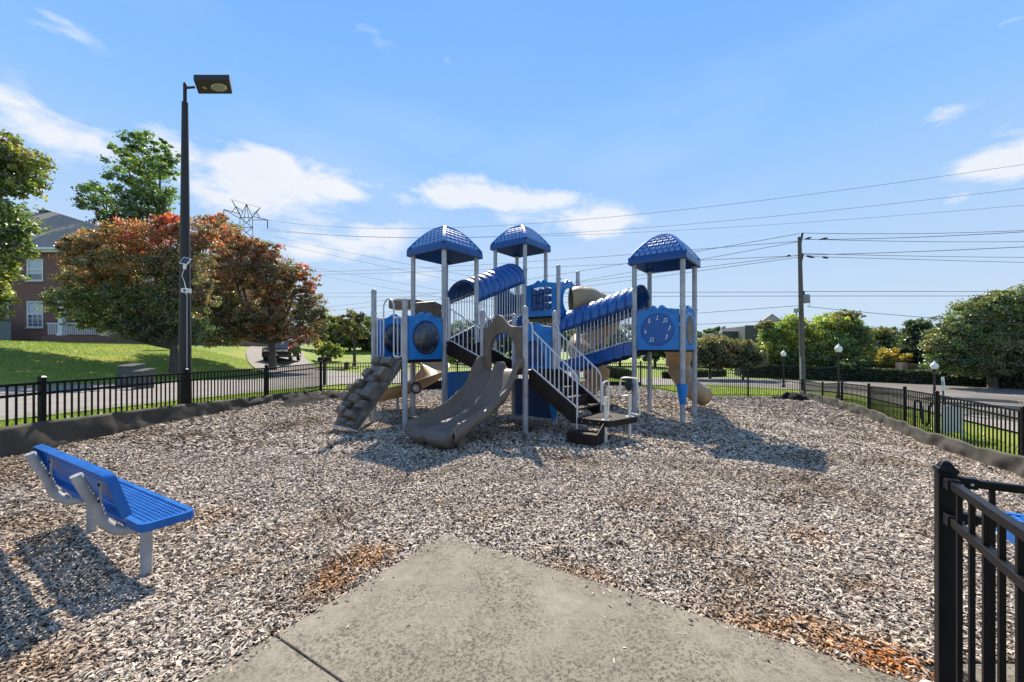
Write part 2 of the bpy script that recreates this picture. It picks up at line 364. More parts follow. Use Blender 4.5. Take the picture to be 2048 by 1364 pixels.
for a in ((720, 1120, .24, OR, 1.0, 1.5, .9), (660, 1165, .17, OR, .95, 1.3, .9), (1700, 1290, .25, OR, .9, 2.4, -.55), (1790, 1320, .16, OR, 1.0, 1.6, -.5), (1500, 1250, .13, OR, .7, 2, -.5),
          (1180, 1150, .13, OR, .6, 2, -.5), (1270, 1005, .28, BR, .85, 1.6, .1), (1570, 1000, .25, BR, .8, 1.4, .1), (1620, 1068, .2, OR, .5, 1.3, 0), (1500, 1160, .2, BR, .85, 1.4, .2), (1710, 1165, .2, BR, .85, 1, .2),
          (420, 1025, .3, OR, .5, 1.2, .3), (40, 970, .6, BR, .75, 1.6, .3), (30, 1095, .3, OR, .5, 1.3, 0), (480, 1125, .18, BR, .8, 1.2, .4), (100, 1310, .18, OR, .4, 2, .2), (830, 950, .5, BR, .4, 1.5, 0),
          (600, 855, .6, BR, .5, 1.5, .3), (1720, 835, .8, BR, .7, 1.4, -.6), (1850, 925, .5, BR, .5, 1.4, -.4), (1150, 930, .5, BR, .4, 1.5, 0), (160, 850+60, .5, BR, .7, 2, .8)):
    spot(*a)
t.links.new(out, b.inputs['Base Color'])
def chip_mesh(k):
    rn = random.Random(k); g = G(); l = .5; w_ = rn.uniform(.09, .19); th = rn.uniform(.025, .045); bow = rn.uniform(-.09, .12); tw = rn.uniform(-.25, .25)
    rows = []
    for i, x in enumerate((-l, -l*.35, l*.4, l)):
        ww = w_*(rn.uniform(.25, .6) if i in (0, 3) else rn.uniform(.85, 1.1)); z = bow*(1-(x/l)**2)*2; sk = tw*x; o = rn.uniform(-.05, .05)
        rows.append([V3((x, o-ww, z+th-sk*ww)), V3((x, o+ww, z+th+sk*ww)), V3((x, o+ww, z-th+sk*ww)), V3((x, o-ww, z-th-sk*ww))])
    g.grid(rows, True); n = len(g.v); g.f += [(3, 2, 1, 0), (n-4, n-3, n-2, n-1)]
    me = bpy.data.meshes.new('chip_shape'); me.from_pydata(g.v, [], g.f); me.materials.append(CHIPM)
    return bpy.data.objects.new('chip_shape', me)
chipcol = bpy.data.collections.new('chip_shapes')
for k in range(6): chipcol.objects.link(chip_mesh(k))
def scatter_chips(name, pts, sizes, seed):
    # points carry size; geometry nodes set a chip on each
    me = bpy.data.meshes.new(name); me.vertices.add(len(pts)); me.vertices.foreach_set('co', np.asarray(pts, np.float32).ravel())
    at = me.attributes.new('size', 'FLOAT', 'POINT'); at.data.foreach_set('value', np.asarray(sizes, np.float32))
    n = len(pts); rn = np.random.RandomState(seed)
    rot = np.stack([rn.normal(0, .32, n), rn.normal(0, .32, n), rn.uniform(0, 6.283, n)], -1).astype(np.float32)
    ar = me.attributes.new('rot', 'FLOAT_VECTOR', 'POINT'); ar.data.foreach_set('vector', rot.ravel())
    me.update(); o = bpy.data.objects.new(name, me); COL.objects.link(o)
    ng = bpy.data.node_groups.new(name+'_nodes', 'GeometryNodeTree')
    ng.interface.new_socket('Geometry', in_out='INPUT', socket_type='NodeSocketGeometry'); ng.interface.new_socket('Geometry', in_out='OUTPUT', socket_type='NodeSocketGeometry')
    gi = ng.nodes.new('NodeGroupInput'); go = ng.nodes.new('NodeGroupOutput')
    m2p = ng.nodes.new('GeometryNodeMeshToPoints'); iop = ng.nodes.new('GeometryNodeInstanceOnPoints')
    ci = ng.nodes.new('GeometryNodeCollectionInfo'); ci.inputs['Collection'].default_value = chipcol; ci.inputs['Separate Children'].default_value = True; ci.inputs['Reset Children'].default_value = True
    a1 = ng.nodes.new('GeometryNodeInputNamedAttribute'); a1.data_type = 'FLOAT'; a1.inputs['Name'].default_value = 'size'
    a2 = ng.nodes.new('GeometryNodeInputNamedAttribute'); a2.data_type = 'FLOAT_VECTOR'; a2.inputs['Name'].default_value = 'rot'
    ng.links.new(gi.outputs[0], m2p.inputs[0]); ng.links.new(m2p.outputs[0], iop.inputs['Points']); ng.links.new(ci.outputs[0], iop.inputs['Instance'])
    iop.inputs['Pick Instance'].default_value = True
    ng.links.new(a1.outputs['Attribute'], iop.inputs['Scale']); ng.links.new(a2.outputs['Attribute'], iop.inputs['Rotation'])
    ng.links.new(iop.outputs[0], go.inputs[0])
    md = o.modifiers.new('scatter', 'NODES'); md.node_group = ng
    return tag(o, kind='stuff')
def sample_bed(n, y0, y1, seed, half=1.5, slabgap=.0):
    rn = np.random.RandomState(seed); Y = rn.uniform(y0, y1, n); X = rn.uniform(-half, half, n)*(Y+1.0)
    k = inside(X, Y, MULCH) & (slabdist(X, Y) > slabgap) & ~((X > 2.15) & (Y < 2.12)); X, Y = X[k], Y[k]
    Z = mulch_z(X, Y)+rn.uniform(0, .018, len(X)); return np.stack([X, Y, Z], -1), rn
def do(name, n, y0, y1, seed, s0, s1):
    p, rn = sample_bed(n, y0, y1, seed); scatter_chips(name, p, rn.uniform(s0, s1, len(p))*rn.choice([1, 1, 1.35], len(p)), seed+50)
do('wood_chips', 115000, 1.5, 3.2, 1, .018, .038)
do('wood_chips', 190000, 3.2, 6.4, 2, .024, .050)
do('wood_chips', 120000, 6.4, 11.5, 3, .045, .085)
do('wood_chips', 60000, 11.5, 20.6, 4, .07, .12)
# chips kicked onto the slab, thickest along its edges
rn_ = np.random.RandomState(9); m_ = 420; a_ = np.concatenate([np.abs(rn_.normal(0, .05, 150)), rn_.uniform(0, 3.0, 150), rn_.uniform(0, 3.0, 120)]); b_s = np.concatenate([rn_.uniform(0, 2.6, 150), np.abs(rn_.normal(0, .05, 150)), rn_.uniform(0, 2.6, 120)])
kx = -.594+.85*a_-.518*b_s; ky = 3.548-.526*a_-.855*b_s
scatter_chips('wood_chips', np.stack([kx, ky, np.full(m_, .031)], -1), rn_.uniform(.010, .034, m_), 77)

# ------------------------------------------------------------------ concrete path of slabs
SLABM = bpy.data.materials.new('lichen_stained_concrete'); SLABM.use_nodes = True
t = SLABM.node_tree; b = t.nodes['Principled BSDF']; b.inputs['Roughness'].default_value = .85; b.inputs['Specular IOR Level'].default_value = .25
ge = t.nodes.new('ShaderNodeNewGeometry')
def tn(scale, det=8, ro=.65, dist=0, off=0):
    n = t.nodes.new('ShaderNodeTexNoise'); n.inputs['Scale'].default_value = scale; n.inputs['Detail'].default_value = det; n.inputs['Roughness'].default_value = ro; n.inputs['Distortion'].default_value = dist
    mpn = t.nodes.new('ShaderNodeMapping'); mpn.inputs['Location'].default_value = (off, off, 0); t.links.new(ge.outputs['Position'], mpn.inputs[0]); t.links.new(mpn.outputs[0], n.inputs['Vector']); return n.outputs[0]
def tr(x, a, b_, c=0., d=1.):
    n = t.nodes.new('ShaderNodeMapRange'); n.inputs[1].default_value = a; n.inputs[2].default_value = b_; n.inputs[3].default_value = c; n.inputs[4].default_value = d; t.links.new(x, n.inputs[0]); return n.outputs[0]
def tmx(f_, a, b_):
    n = t.nodes.new('ShaderNodeMixRGB')
    for i, v in enumerate((f_, a, b_)):
        if isinstance(v, tuple): n.inputs[i].default_value = (*v, 1)
        elif isinstance(v, float): n.inputs[i].default_value = v
        else: t.links.new(v, n.inputs[i])
    return n.outputs[0]
def tmul(a, b_):
    n = t.nodes.new('ShaderNodeMath'); n.operation = 'MULTIPLY'; t.links.new(a, n.inputs[0])
    if isinstance(b_, float): n.inputs[1].default_value = b_
    else: t.links.new(b_, n.inputs[1])
    return n.outputs[0]
base = tmx(tr(tn(1.1), .35, .65), (.225, .197, .15), (.30, .266, .207))
base = tmx(tr(tn(9, 8, .7), .42, .62, 0, .55), base, (.17, .15, .115))
spots = tmul(tr(tn(55, 6, .8, 0, 5), .48, .57), tr(tn(2.3, 4, .6, 0, 9), .33, .58))
base = tmx(tmul(spots, .9), base, (.05, .042, .03))
fine = tmul(tr(tn(120, 3, .7), .54, .62), .5); base = tmx(fine, base, (.12, .115, .095))
vo = t.nodes.new('ShaderNodeTexVoronoi'); vo.inputs['Scale'].default_value = 21; t.links.new(ge.outputs['Position'], vo.inputs['Vector'])
vm = tmul(tr(vo.outputs['Distance'], .20, .06), tr(tn(3.1, 4, .6, 0, 21), .45, .6)); base = tmx(tmul(vm, .8), base, (.07, .066, .05))
t.links.new(base, b.inputs['Base Color'])
bp = t.nodes.new('ShaderNodeBump'); bp.inputs['Strength'].default_value = .5; bp.inputs['Distance'].default_value = .004; t.links.new(tn(150, 6, .7), bp.inputs['Height']); t.links.new(bp.outputs[0], b.inputs['Normal'])
def sl(a, b_): return (-.594+.85*a-.518*b_, 3.548-.526*a-.855*b_)
def slab(a0, a1, b0, b1, parent, top=.028):
    pts = [sl(a0, b0), sl(a1, b0), sl(a1, b1), sl(a0, b1)]
    g = G(); g.v = [(x, y, top) for x, y in pts]+[(x, y, -.09) for x, y in pts]; g.f = [(0, 1, 2, 3), (7, 6, 5, 4), (0, 4, 5, 1), (1, 5, 6, 2), (2, 6, 7, 3), (3, 7, 4, 0)]
    return g.build('slab_panel', SLABM, parent, bevel=.006)
pathg = G(); pathg.v = [(*sl(.05, .05), -.06), (*sl(5.9, .05), -.06), (*sl(5.9, 4.9), -.06), (*sl(.05, 4.9), -.06)]; pathg.f = [(0, 1, 2, 3)]
path = tag(pathg.build('concrete_path', SLABM), kind='structure')
slab(0, 4.2, 0, 1.468, path); slab(0, 4.2, 1.478, 2.95, path); slab(0, 4.2, 2.96, 5, path)
G().box(2.31, 3.6, 1.2, 2.09, -.09, .02).build('slab_panel', SLABM, path, bevel=.006)
# ------------------------------------------------------------------ roads, kerbs, drives
def strip(name, line, w_, m, dz=.0, parent=None, n=6, wide=8, kind='structure'):
    c = smooth_path([(x, y, 0) for x, y in line], n); rows = []
    for i, p in enumerate(c):
        d = (c[min(i+1, len(c)-1)]-c[max(i-1, 0)]).normalized(); s_ = V3((d.y, -d.x, 0))
        rows.append([(lambda q_: (q_.x, q_.y, H(q_.x, q_.y)+dz))(p+s_*w_*(j/wide-.5)) for j in range(wide+1)])
    g = G().grid(rows); o = g.build(name, m, parent, smooth=True)
    if kind and parent is None: o['kind'] = kind
    return o
def kerb(line, n=8, hgt=.12, wd=.16, name='kerb'):
    c = smooth_path([(x, y, 0) for x, y in line], n); g = G(); rows = []
    for i, p in enumerate(c):
        d = (c[min(i+1, len(c)-1)]-c[max(i-1, 0)]).normalized(); s_ = V3((d.y, -d.x, 0)); z = H(p.x, p.y)
        rows.append([p+s_*wd/2+V3((0, 0, z-.06)), p+s_*wd/2+V3((0, 0, z+hgt)), p-s_*wd/2+V3((0, 0, z+hgt)), p-s_*wd/2+V3((0, 0, z-.06))])
    g.grid(rows); return tag(g.build(name, CONCM, smooth=False), kind='structure')
RL = [(-15.8, -4), (-15.2, 3), (-14.0, 9), (-12.6, 14), (-10.2, 19.5), (-6.0, 24.2), (0, 27.6), (8, 30.2), (20, 32)]
strip('road', RL, 7.2, ROADM, .0)
def offs(line, d):
    c = [V3((x, y, 0)) for x, y in line]; o = []
    for i, p in enumerate(c):
        t_ = (c[min(i+1, len(c)-1)]-c[max(i-1, 0)]).normalized(); o.append((p.x+t_.y*d, p.y-t_.x*d))
    return o
strip('driveway', [(-17.0, 10.2), (-20.5, 12.2), (-25, 15.5), (-30, 20)], 5.0, ROADM, .012)
strip('driveway', [(-10.0, 22.0), (-12.9, 25.5), (-16.6, 29.5), (-20.5, 35), (-24, 41)], 4.6, ROADM, .012)
strip('parking_lot', [(15.9, 0), (18.7, 7), (22.8, 16), (27.8, 26), (34, 38)], 8.5, ASPHM, -.01)
strip('parking_lot', [(22.2, 0), (25.0, 7), (29.5, 16), (35.0, 26), (44, 38)], 9.0, ASPHM, -.016)
strip('parking_lot', [(14.5, 31.8), (20, 27.5), (28, 22)], 9.5, ASPHM, -.005)
strip('sidewalk', [(11.6, 3.0), (13.3, 7.4), (15.1, 12.0), (17.1, 17), (18.6, 21.0), (18.6, 23.5)], 1.2, CONCM, .02)
kerb([(12.5, 3.0), (14.2, 7.3), (16.0, 11.9), (18.0, 17.0), (19.4, 20.4)])
kerb([(20.6, 15.2), (19.0, 17.0), (18.9, 18.6), (20.6, 19.0), (22.2, 17.5), (20.6, 15.2)])
# ------------------------------------------------------------------ the play structure (one thing, many parts)
U = V3((.92, -.70, 0)); V = V3((.70, .92, 0)); UH = U.normalized(); VH = V.normalized()
PS = thing('play_structure', (0, 10, 0), 'big blue and brown play structure with three roofed towers and slides', 'playground')
def gp(x, y): return V3((x, y, 0))
l1 = gp(-.649, 8.85); l2 = l1+U; l4 = l1+V; l3 = l2+V
a2 = gp(-1.64, 9.66); a1 = a2-U; a3 = a2+V; a4 = a1+V
b2 = a2-V; b1 = b2-U
c1 = gp(3.09, 10.1); c2 = c1+U; c4 = c1+V; c3 = c2+V
d1 = gp(.39, 12.0); e1 = d1+U; d3 = d1+V; e2 = e1+V; d2 = d1-U; d4 = d2+V
ZL_, ZB, ZA, ZD, ZC = 1.26, 1.49, 1.88, 2.70, 1.73
PR = .06
def at(p, z): return V3((p.x, p.y, z))
def post(p, top, cap=True, clamps=()):
    z0 = H(p.x, p.y)-.05; g = G(); g.tube([at(p, z0), at(p, top)], PR, 16)
    o = g.build('post', POSTM, PS, smooth=True)
    if cap: G().lathe([(PR+.005, 0), (PR+.006, .03), (PR*.95, .055), (PR*.7, .082), (PR*.3, .10), (.004, .104)], at(p, top-.02), 16).build('post_cap', POSTM, o, smooth=True)
    for z in clamps:
        c = G(); c.lathe([(PR+.002, -.022), (PR+.011, -.02), (PR+.011, .02), (PR+.002, .022)], at(p, z), 16)
        k = RND.uniform(-.6, .6); c.box(p.x+k*.05-.012+.05, p.x+k*.05+.012+.06, p.y-.02, p.y+.02, z-.016, z+.016)
        c.build('clamp', CLAMP, o, smooth=True)
        G().lathe([(.014, 0), (.012, .008), (.004, .012)], at(p, z)+V3((.0, -PR-.01, 0)), 6, (0, -1, 0)).build('bolt', BOLT, o)
    return o
for p, z in ((l1, 2.50), (l2, 2.50), (l3, 2.50), (l4, 2.50), (b1, 3.05), (b2, 2.72)):
    post(p, z, True, {2.5: (2.28, ZL_-.03), 3.05: (2.55, 1.47), 2.72: (2.45, 1.47)}[z])
for c in (l1, l2): pass
for p in (a1, a2, a3, a4): post(p, 4.14, False, (2.92, 2.62, ZA-.08) if p in (a2, a3) else (ZA-.08, 2.9))
for p in (c1, c2, c3, c4): post(p, 3.84, False, (ZC-.05, 2.72, .85))
for p in (d1, d2, d3, d4): post(p, 4.88, False, (ZD-.05, 3.72, 4.1))
for p in (e1, e2): post(p, ZD+1.33, True, (ZD-.05, 3.7, 2.2))
# decks: coated perforated plates
def deck(p, q, r, s_, z, name='deck'):
    pts = [p, q, r, s_]; c = (p+q+r+s_)/4; g = G()
    ins = [c+(x-c)*.965 for x in pts]
    g.v = [at(x, z) for x in ins]+[at(x, z-.09) for x in ins]; g.f = [(0, 1, 2, 3), (7, 6, 5, 4), (0, 4, 5, 1), (1, 5, 6, 2), (2, 6, 7, 3), (3, 7, 4, 0)]
    return g.build(name, DECKM, PS, bevel=.006)
deck(l1, l2, l3, l4, ZL_); deck(b1, b2, a2, a1, ZB); deck(a1, a2, a3, a4, ZA); deck(c1, c2, c3, c4, ZC); deck(d2, d1, d3, d4, ZD); deck(d1, e1, e2, d3, ZD); deck(e1, e2, e2+U*.15, e1+U*.15, 1.2)
# roofs
ROOFM = mat('shaded_deep_blue_roof_plastic', (0.006, 0.048, 0.19), .35, (0.009, 0.065, 0.24), 4, .05, 40)  # deep navy fascia colour, darkened so the tile grooves read as shaded
TILEM = mat('lit_glossy_blue_roof_tile', (0.03, 0.16, 0.46), .36, (0.05, 0.21, 0.55), 5, .04, 50, spec=1.0)  # base colour lightened so the tiles look lit against the grooves
TILEM.node_tree.nodes['Principled BSDF'].inputs['Coat Weight'].default_value = .8; TILEM.node_tree.nodes['Principled BSDF'].inputs['Coat Roughness'].default_value = .32
def roof(pts, zb, label=None):
    c = sum(pts, V3((0, 0, 0)))/4; a = .685; fas = .155; rise = .64
    def S(u, v, up=0.0):
        r = max(abs(u), abs(v)); return c+UH*(u*a)+VH*(v*a)+V3((0, 0, zb+fas+rise*(1-r**1.72)+up))
    n = 18; g = G()
    vals = [-1+2*i/n for i in range(n+1)]
    g.grid([[S(u, v) for v in vals] for u in vals])
    # fascia and rolled lower lip
    per = [(u, -1) for u in vals[:-1]]+[(1, v) for v in vals[:-1]]+[(-u, 1) for u in vals[:-1]]+[(-1, -v) for v in vals[:-1]]
    rows = []
    for k, dz, dz2 in ((1.0, 0, 0), (1.012, -.012, 0), (1.02, -fas, 0), (.99, -fas-.012, 0), (.93, -fas+.01, 0), (.90, -fas+.07, 0)):
        rows.append([c+(UH*u+VH*v)*a*k+V3((0, 0, zb+fas+dz)) for u, v in per])
    g.grid(rows, True)
    # underside vault
    g.grid([[c+UH*u*a*.9+VH*v*a*.9+V3((0, 0, zb+.07+(rise-.06)*(1-max(abs(u), abs(v))**1.72))) for v in vals] for u in vals])
    o = g.build('roof', ROOFM, PS, smooth=True, label=label, ang=50)
    # hip ribs
    for su, sv in ((1, 1), (1, -1), (-1, 1), (-1, -1)):
        top = [S(su*t_, sv*t_, .022) for t_ in [1-.95*i/14 for i in range(15)]]
        side = (UH*su-VH*sv).normalized(); rows = []
        for i, p in enumerate(top):
            ww = .055*(1-.35*i/14); rows.append([p-side*ww-V3((0, 0, .05)), p-side*ww*.7, p+side*ww*.7, p+side*ww-V3((0, 0, .05))])
        G().grid(rows).build('ridge', TILEM, o, smooth=True)
    # tiles, raised one by one on the two faces turned to the path, joined on the other two
    far = G(); nr = 8
    for ax, sg in ((0, 1), (0, -1), (1, 1), (1, -1)):
        def Q(r, t_, up):
            return S(sg*r, t_, up) if ax == 0 else S(t_, sg*r, up)
        near = (ax == 1 and sg == -1) or (ax == 0 and sg == -1) or (ax == 0 and sg == 1 and c.x < -1) 
        if c.x > 2: near = (ax == 1 and sg == -1) or (ax == 0 and sg == 1)
        elif ax == 0: near = (sg == -1)
        for j in range(nr):
            r0 = .955-j*.108; r1 = r0-.078; tw = .205; off = (j % 2)*tw/2; k = -6
            while k <= 6:
                t0 = k*tw+off+.024; t1 = t0+tw-.048; lim = r1-.065; k += 1
                t0 = max(t0, -lim); t1 = min(t1, lim)
                if t1-t0 < .06 or r1 < .1: continue
                top = [Q(r0, t0, .034), Q(r0, t1, .034), Q(r1, t1, .012), Q(r1, t0, .012)]; bot = [Q(r0, t0, -.01), Q(r0, t1, -.01), Q(r1, t1, -.01), Q(r1, t0, -.01)]
                tgt = G() if near else far
                tgt.add(top+bot, [(0, 1, 2, 3), (0, 4, 5, 1), (1, 5, 6, 2), (2, 6, 7, 3), (3, 7, 4, 0)])
                if near: tgt.build('roof_tile', TILEM, o)
    ft = far.build('roof_tile', TILEM, o); ft['kind'] = 'stuff'
    return o
roof([a1, a2, a3, a4], 4.11); roof([c1, c2, c3, c4], 3.83); roof([d1, d2, d3, d4], 4.87)

# ---- panels
def hump(w_, h, top=.12, two=True):
    pts = [(-w_/2, 0), (w_/2, 0)]; n = 26
    for i in range(n+1):
        s_ = 1-2*i/n; x = abs(s_)
        if two: z = h+top*(.18*math.exp(-((x-.62)/.16)**2)+.98*math.exp(-((x-.20)/.20)**2)-.14*math.exp(-(x/.045)**2))
        else: z = h+top*math.exp(-(x/.36)**2)*1.15
        pts.append((s_*w_/2, z))
    return pts
def circ(cx_, cy_, rx, ry=None, n=28, a0=0): 
    ry = ry or rx; return [(cx_+rx*math.cos(2*math.pi*i/n+a0), cy_+ry*math.sin(2*math.pi*i/n+a0)) for i in range(n)]
def frame(p, q, z):                        # origin at mid bottom, axes along the panel and up, normal out of the picture towards the viewer
    ex = (q-p).normalized(); return (at((p+q)/2, z), ex, ZUP, ex.cross(ZUP).normalized())
def panel(p, q, z, h=.96, hole=None, m=BLUE, w_=None, name='panel', two=True, top=.12, label=None, holes=None, th=.028):
    o_, ex, ey, nn = frame(p, q, z); w_ = w_ or (q-p).length-2*PR-.03
    hs = holes if holes is not None else ([circ(0, hole[0], hole[1])] if hole else [])
    g = G().plate(hump(w_, h, top, two), hs, o_, ex, ey, th)
    return g.build(name, m, PS, bevel=.012, label=label)
def dome(o_, ex, ey, nn, cx_, cy_, r, bulge, m, parent, name, rings=7, n=28, th=0):
    g = G(); rows = []
    for i in range(rings+1):
        t_ = i/rings; rr_ = r*math.cos(t_*math.pi/2)*.999+.001; rows.append([V3(o_)+ex*(cx_+rr_*math.cos(2*math.pi*k/n))+ey*(cy_+rr_*math.sin(2*math.pi*k/n))+nn*bulge*math.sin(t_*math.pi/2) for k in range(n)])
    g.grid(rows, True); return g.build(name, m, parent, smooth=True)
def ring(o_, ex, ey, nn, cx_, cy_, r, tr_, m, parent, name='ring'):
    pts = [V3(o_)+ex*(cx_+r*math.cos(2*math.pi*k/30))+ey*(cy_+r*math.sin(2*math.pi*k/30))+nn*.028 for k in range(31)]
    return G().tube(pts, tr_, 6, False).build(name, m, parent, smooth=True)
def carve(o, o_, ex, ey, nn, m=BLUE):       # the pair of raised scrolls at the head of each panel
    for sx in (-1, 1):
        pts = [V3(o_)+ex*sx*(.105+.055*math.cos(a)*(1-a/14))+ey*(.965+.045*math.sin(a)*(1-a/14))+nn*.03 for a in [i*.45 for i in range(18)]]
        G().tube(pts, .008, 5).build('scroll', m, o, smooth=True)
        pts = [V3(o_)+ex*sx*(.2+.2*i/8)+ey*(.99-.12*(i/8)**.8+.02*math.sin(i*1.6))+nn*.03 for i in range(9)]
        G().tube(pts, .008, 5).build('scroll', m, o, smooth=True)
# bubble panel between b2 and a2, and the one on the far side of the low deck
fr = frame(b2, a2, ZB-.02); pn = panel(b2, a2, ZB-.02, .97, (.50, .375)); dome(*fr, 0, .50, .38, .19, BUBBLE, pn, 'bubble_window'); ring(*fr, 0, .50, .385, .014, BLUED, pn); carve(pn, *fr)
fr = frame(b1, a1, ZB-.02); pn = panel(b1, a1, ZB-.02, .97, (.50, .35), two=False); dome(*fr, 0, .50, .355, .14, BUBBLE, pn, 'bubble_window'); ring(*fr, 0, .50, .36, .014, BLUED, pn)
fr = frame(l4, l3, ZL_-.02); pn = panel(l4, l3, ZL_-.02, .98, None, holes=[[(.33*math.cos(a)*1.0, .06 if math.sin(a) < 0 else .06+.62*math.sin(a)) for a in [math.pi*i/16 for i in range(17)]]], top=.12)
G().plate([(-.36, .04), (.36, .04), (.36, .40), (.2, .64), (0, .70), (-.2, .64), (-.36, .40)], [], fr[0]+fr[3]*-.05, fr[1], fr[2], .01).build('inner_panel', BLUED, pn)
# music clock panel on the right tower
fr = frame(c1, c2, ZC-.04); pn = panel(c1, c2, ZC-.04, .97, None, label='blue panel with a round dial of white music notes')
G().lathe([(.40, 0), (.40, .012), (.375, .016), (.37, .01), (.02, .01)], fr[0]+fr[2]*.50+fr[3]*.026, 36, fr[3]).build('dial', mat('mid_blue_dial', (.006, .085, .32), .35, (.009, .11, .38), 5), pn, smooth=True)
ring(*fr, 0, .50, .385, .012, BLUE, pn); carve(pn, *fr)
def note(cx_, cy_, kind, s=.088):
    o_, ex, ey, nn = fr; g = G(); z0 = o_+nn*.041
    def el(x, y, r1=.22, r2=.16): g.plate([(cx_+s*(x+r1*math.cos(a)*1.0), cy_+s*(y+r2*math.sin(a)+.3*r1*math.cos(a))) for a in [2*math.pi*i/12 for i in range(12)]], [], z0, ex, ey, .003)
    def bar(x0, y0, x1, y1, t_=.075):
        d = V3((x1-x0, y1-y0, 0)).normalized(); n_ = (-d.y*t_, d.x*t_)
        g.plate([(cx_+s*(x0-n_[0]), cy_+s*(y0-n_[1])), (cx_+s*(x1-n_[0]), cy_+s*(y1-n_[1])), (cx_+s*(x1+n_[0]), cy_+s*(y1+n_[1])), (cx_+s*(x0+n_[0]), cy_+s*(y0+n_[1]))], [], z0, ex, ey, .003)
    if kind == 'q': el(-.1, -.5); bar(.1, -.45, .1, .6)
    elif kind == 'e': el(-.1, -.5); bar(.1, -.45, .1, .6); bar(.1, .6, .38, .2); bar(.38, .2, .3, -.05)
    elif kind == 'b': el(-.42, -.45); el(.28, -.38); bar(-.22, -.4, -.22, .45); bar(.48, -.33, .48, .52); bar(-.24, .45, .5, .54, .09)
    elif kind == 'f': bar(-.15, -.6, -.15, .6); bar(-.12, .0, .2, .12); bar(.2, .12, .22, -.15); bar(.22, -.15, -.12, -.5)
    elif kind == 'c':
        pts = [(.05, -.75), (.12, -.6), (.02, -.1), (-.05, .4), (.08, .75), (.18, .5), (-.05, .1), (-.22, -.15), (-.15, -.42), (.1, -.42), (.2, -.2), (.05, -.05)]
        for i in range(len(pts)-1): bar(*pts[i], *pts[i+1])
    g.build('music_note', WHITEM, pn)
for a, kd in ((90, 'q'), (48, 'b'), (5, 'e'), (-40, 'e'), (-118, 'b'), (-170, 'f'), (132, 'c')):
    note(.285*math.cos(math.radians(a)), .50+.285*math.sin(math.radians(a)), kd)
# drum panel on the right side of the right tower
fr = frame(c2, c3, ZC-.04); pn = panel(c2, c3, ZC-.04, .97, (.48, .33)); carve(pn, *fr)
G().lathe([(.34, 0), (.35, .02), (.33, .03), (.3, .02), (.01, .025)], fr[0]+fr[2]*.48+fr[3]*.01, 30, fr[3]).build('drum', TANG, pn, smooth=True, label='tan drum disc')
for i in range(14):
    a = 2*math.pi*i/14; G().lathe([(.016, 0), (.014, .014), (.003, .018)], fr[0]+fr[1]*.345*math.cos(a)+fr[2]*(.48+.345*math.sin(a))+fr[3]*.03, 6, fr[3]).build('bolt', BOLT, pn)
# puzzle panel of nine turning barrels on the high tower, and the tube entrance beside it
fr = frame(d1, e1, ZD-.03); pn = panel(d1, e1, ZD-.03, .94, None, holes=[[(-.36, .18), (.36, .18), (.36, .80), (.2, .86), (-.2, .86), (-.36, .80)]], label='blue panel with nine turning barrels'); carve(pn, *fr)
for i in range(3):
    for j in range(3):
        c_ = fr[0]+fr[1]*(-.235+.235*i)+fr[2]*(.28+.215*j)
        G().lathe([(.07, -.085), (.095, -.07), (.10, 0), (.095, .07), (.07, .085)], c_, 12).build('barrel', BLUED, pn, smooth=True)
for i in range(3): G().tube([fr[0]+fr[1]*(-.235+.235*i)+fr[2]*.16, fr[0]+fr[1]*(-.235+.235*i)+fr[2]*.86], .014, 6).build('rod', RAILM, pn)
fr = frame(e1, e2, ZD-.03); pn = panel(e1, e2, ZD-.03, .96, (.47, .39)); carve(pn, *fr)
ring(*fr, 0, .47, .39, .02, BLUE, pn)
# ground-level panels and toys
def flat_panel(p, q, z0, z1, inset=.12, m=BLUE, name='play_panel'):
    o_, ex, ey, nn = frame(p, q, 0); w_ = (q-p).length/2-inset
    g = G().plate([(-w_, z0), (w_, z0), (w_, z1-.05), (w_-.05, z1), (-w_+.05, z1), (-w_, z1-.05)], [], o_, ex, ey, .025)
    o = g.build(name, m, PS, bevel=.01)
    for k in (.3, .5, .7): G().beam(o_+ex*(-w_+.06)+ey*(z0+(z1-z0)*k)+nn*.028, o_+ex*(w_-.06)+ey*(z0+(z1-z0)*k)+nn*.028, .012, .03).build('rib', m, o)
    return o
flat_panel(a2, a3, .42, 1.15)
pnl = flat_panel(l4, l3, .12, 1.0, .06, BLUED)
g0 = G().lathe([(.05, 0), (.065, .12), (.10, .30), (.145, .42), (.15, .44), (.12, .44), (.08, .3)], at(l2+UH*.30+VH*.62, .22), 18).build('talk_funnel', BLUE, PS, smooth=True)
G().lathe([(.075, 0), (.078, .05), (.085, .16), (.12, .30), (.128, .43), (.132, .47), (.11, .47), (.10, .40)], at(c2, .42), 20).build('talk_funnel', BLUE, PS, smooth=True)
G().lathe([(.03, 0), (.07, .06), (.135, .12), (.14, .14), (.11, .15)], at(c1, .80)+V3((-.06, -.05, 0)), 18, (-.9, -.4, 0)).build('talk_funnel', GREYD, PS, smooth=True)
wc = at(a1, .72)+V3((.10, -.12, 0)); sw = G().tube([wc+V3((.13*math.cos(k*math.pi/10), 0, .13*math.sin(k*math.pi/10))) for k in range(21)], .028, 8, False).build('steering_wheel', GREYD, PS, smooth=True)
G().lathe([(.07, 0), (.06, .03), (.01, .035)], wc, 12, (0, -1, 0)).build('hub', RAILM, sw, smooth=True)

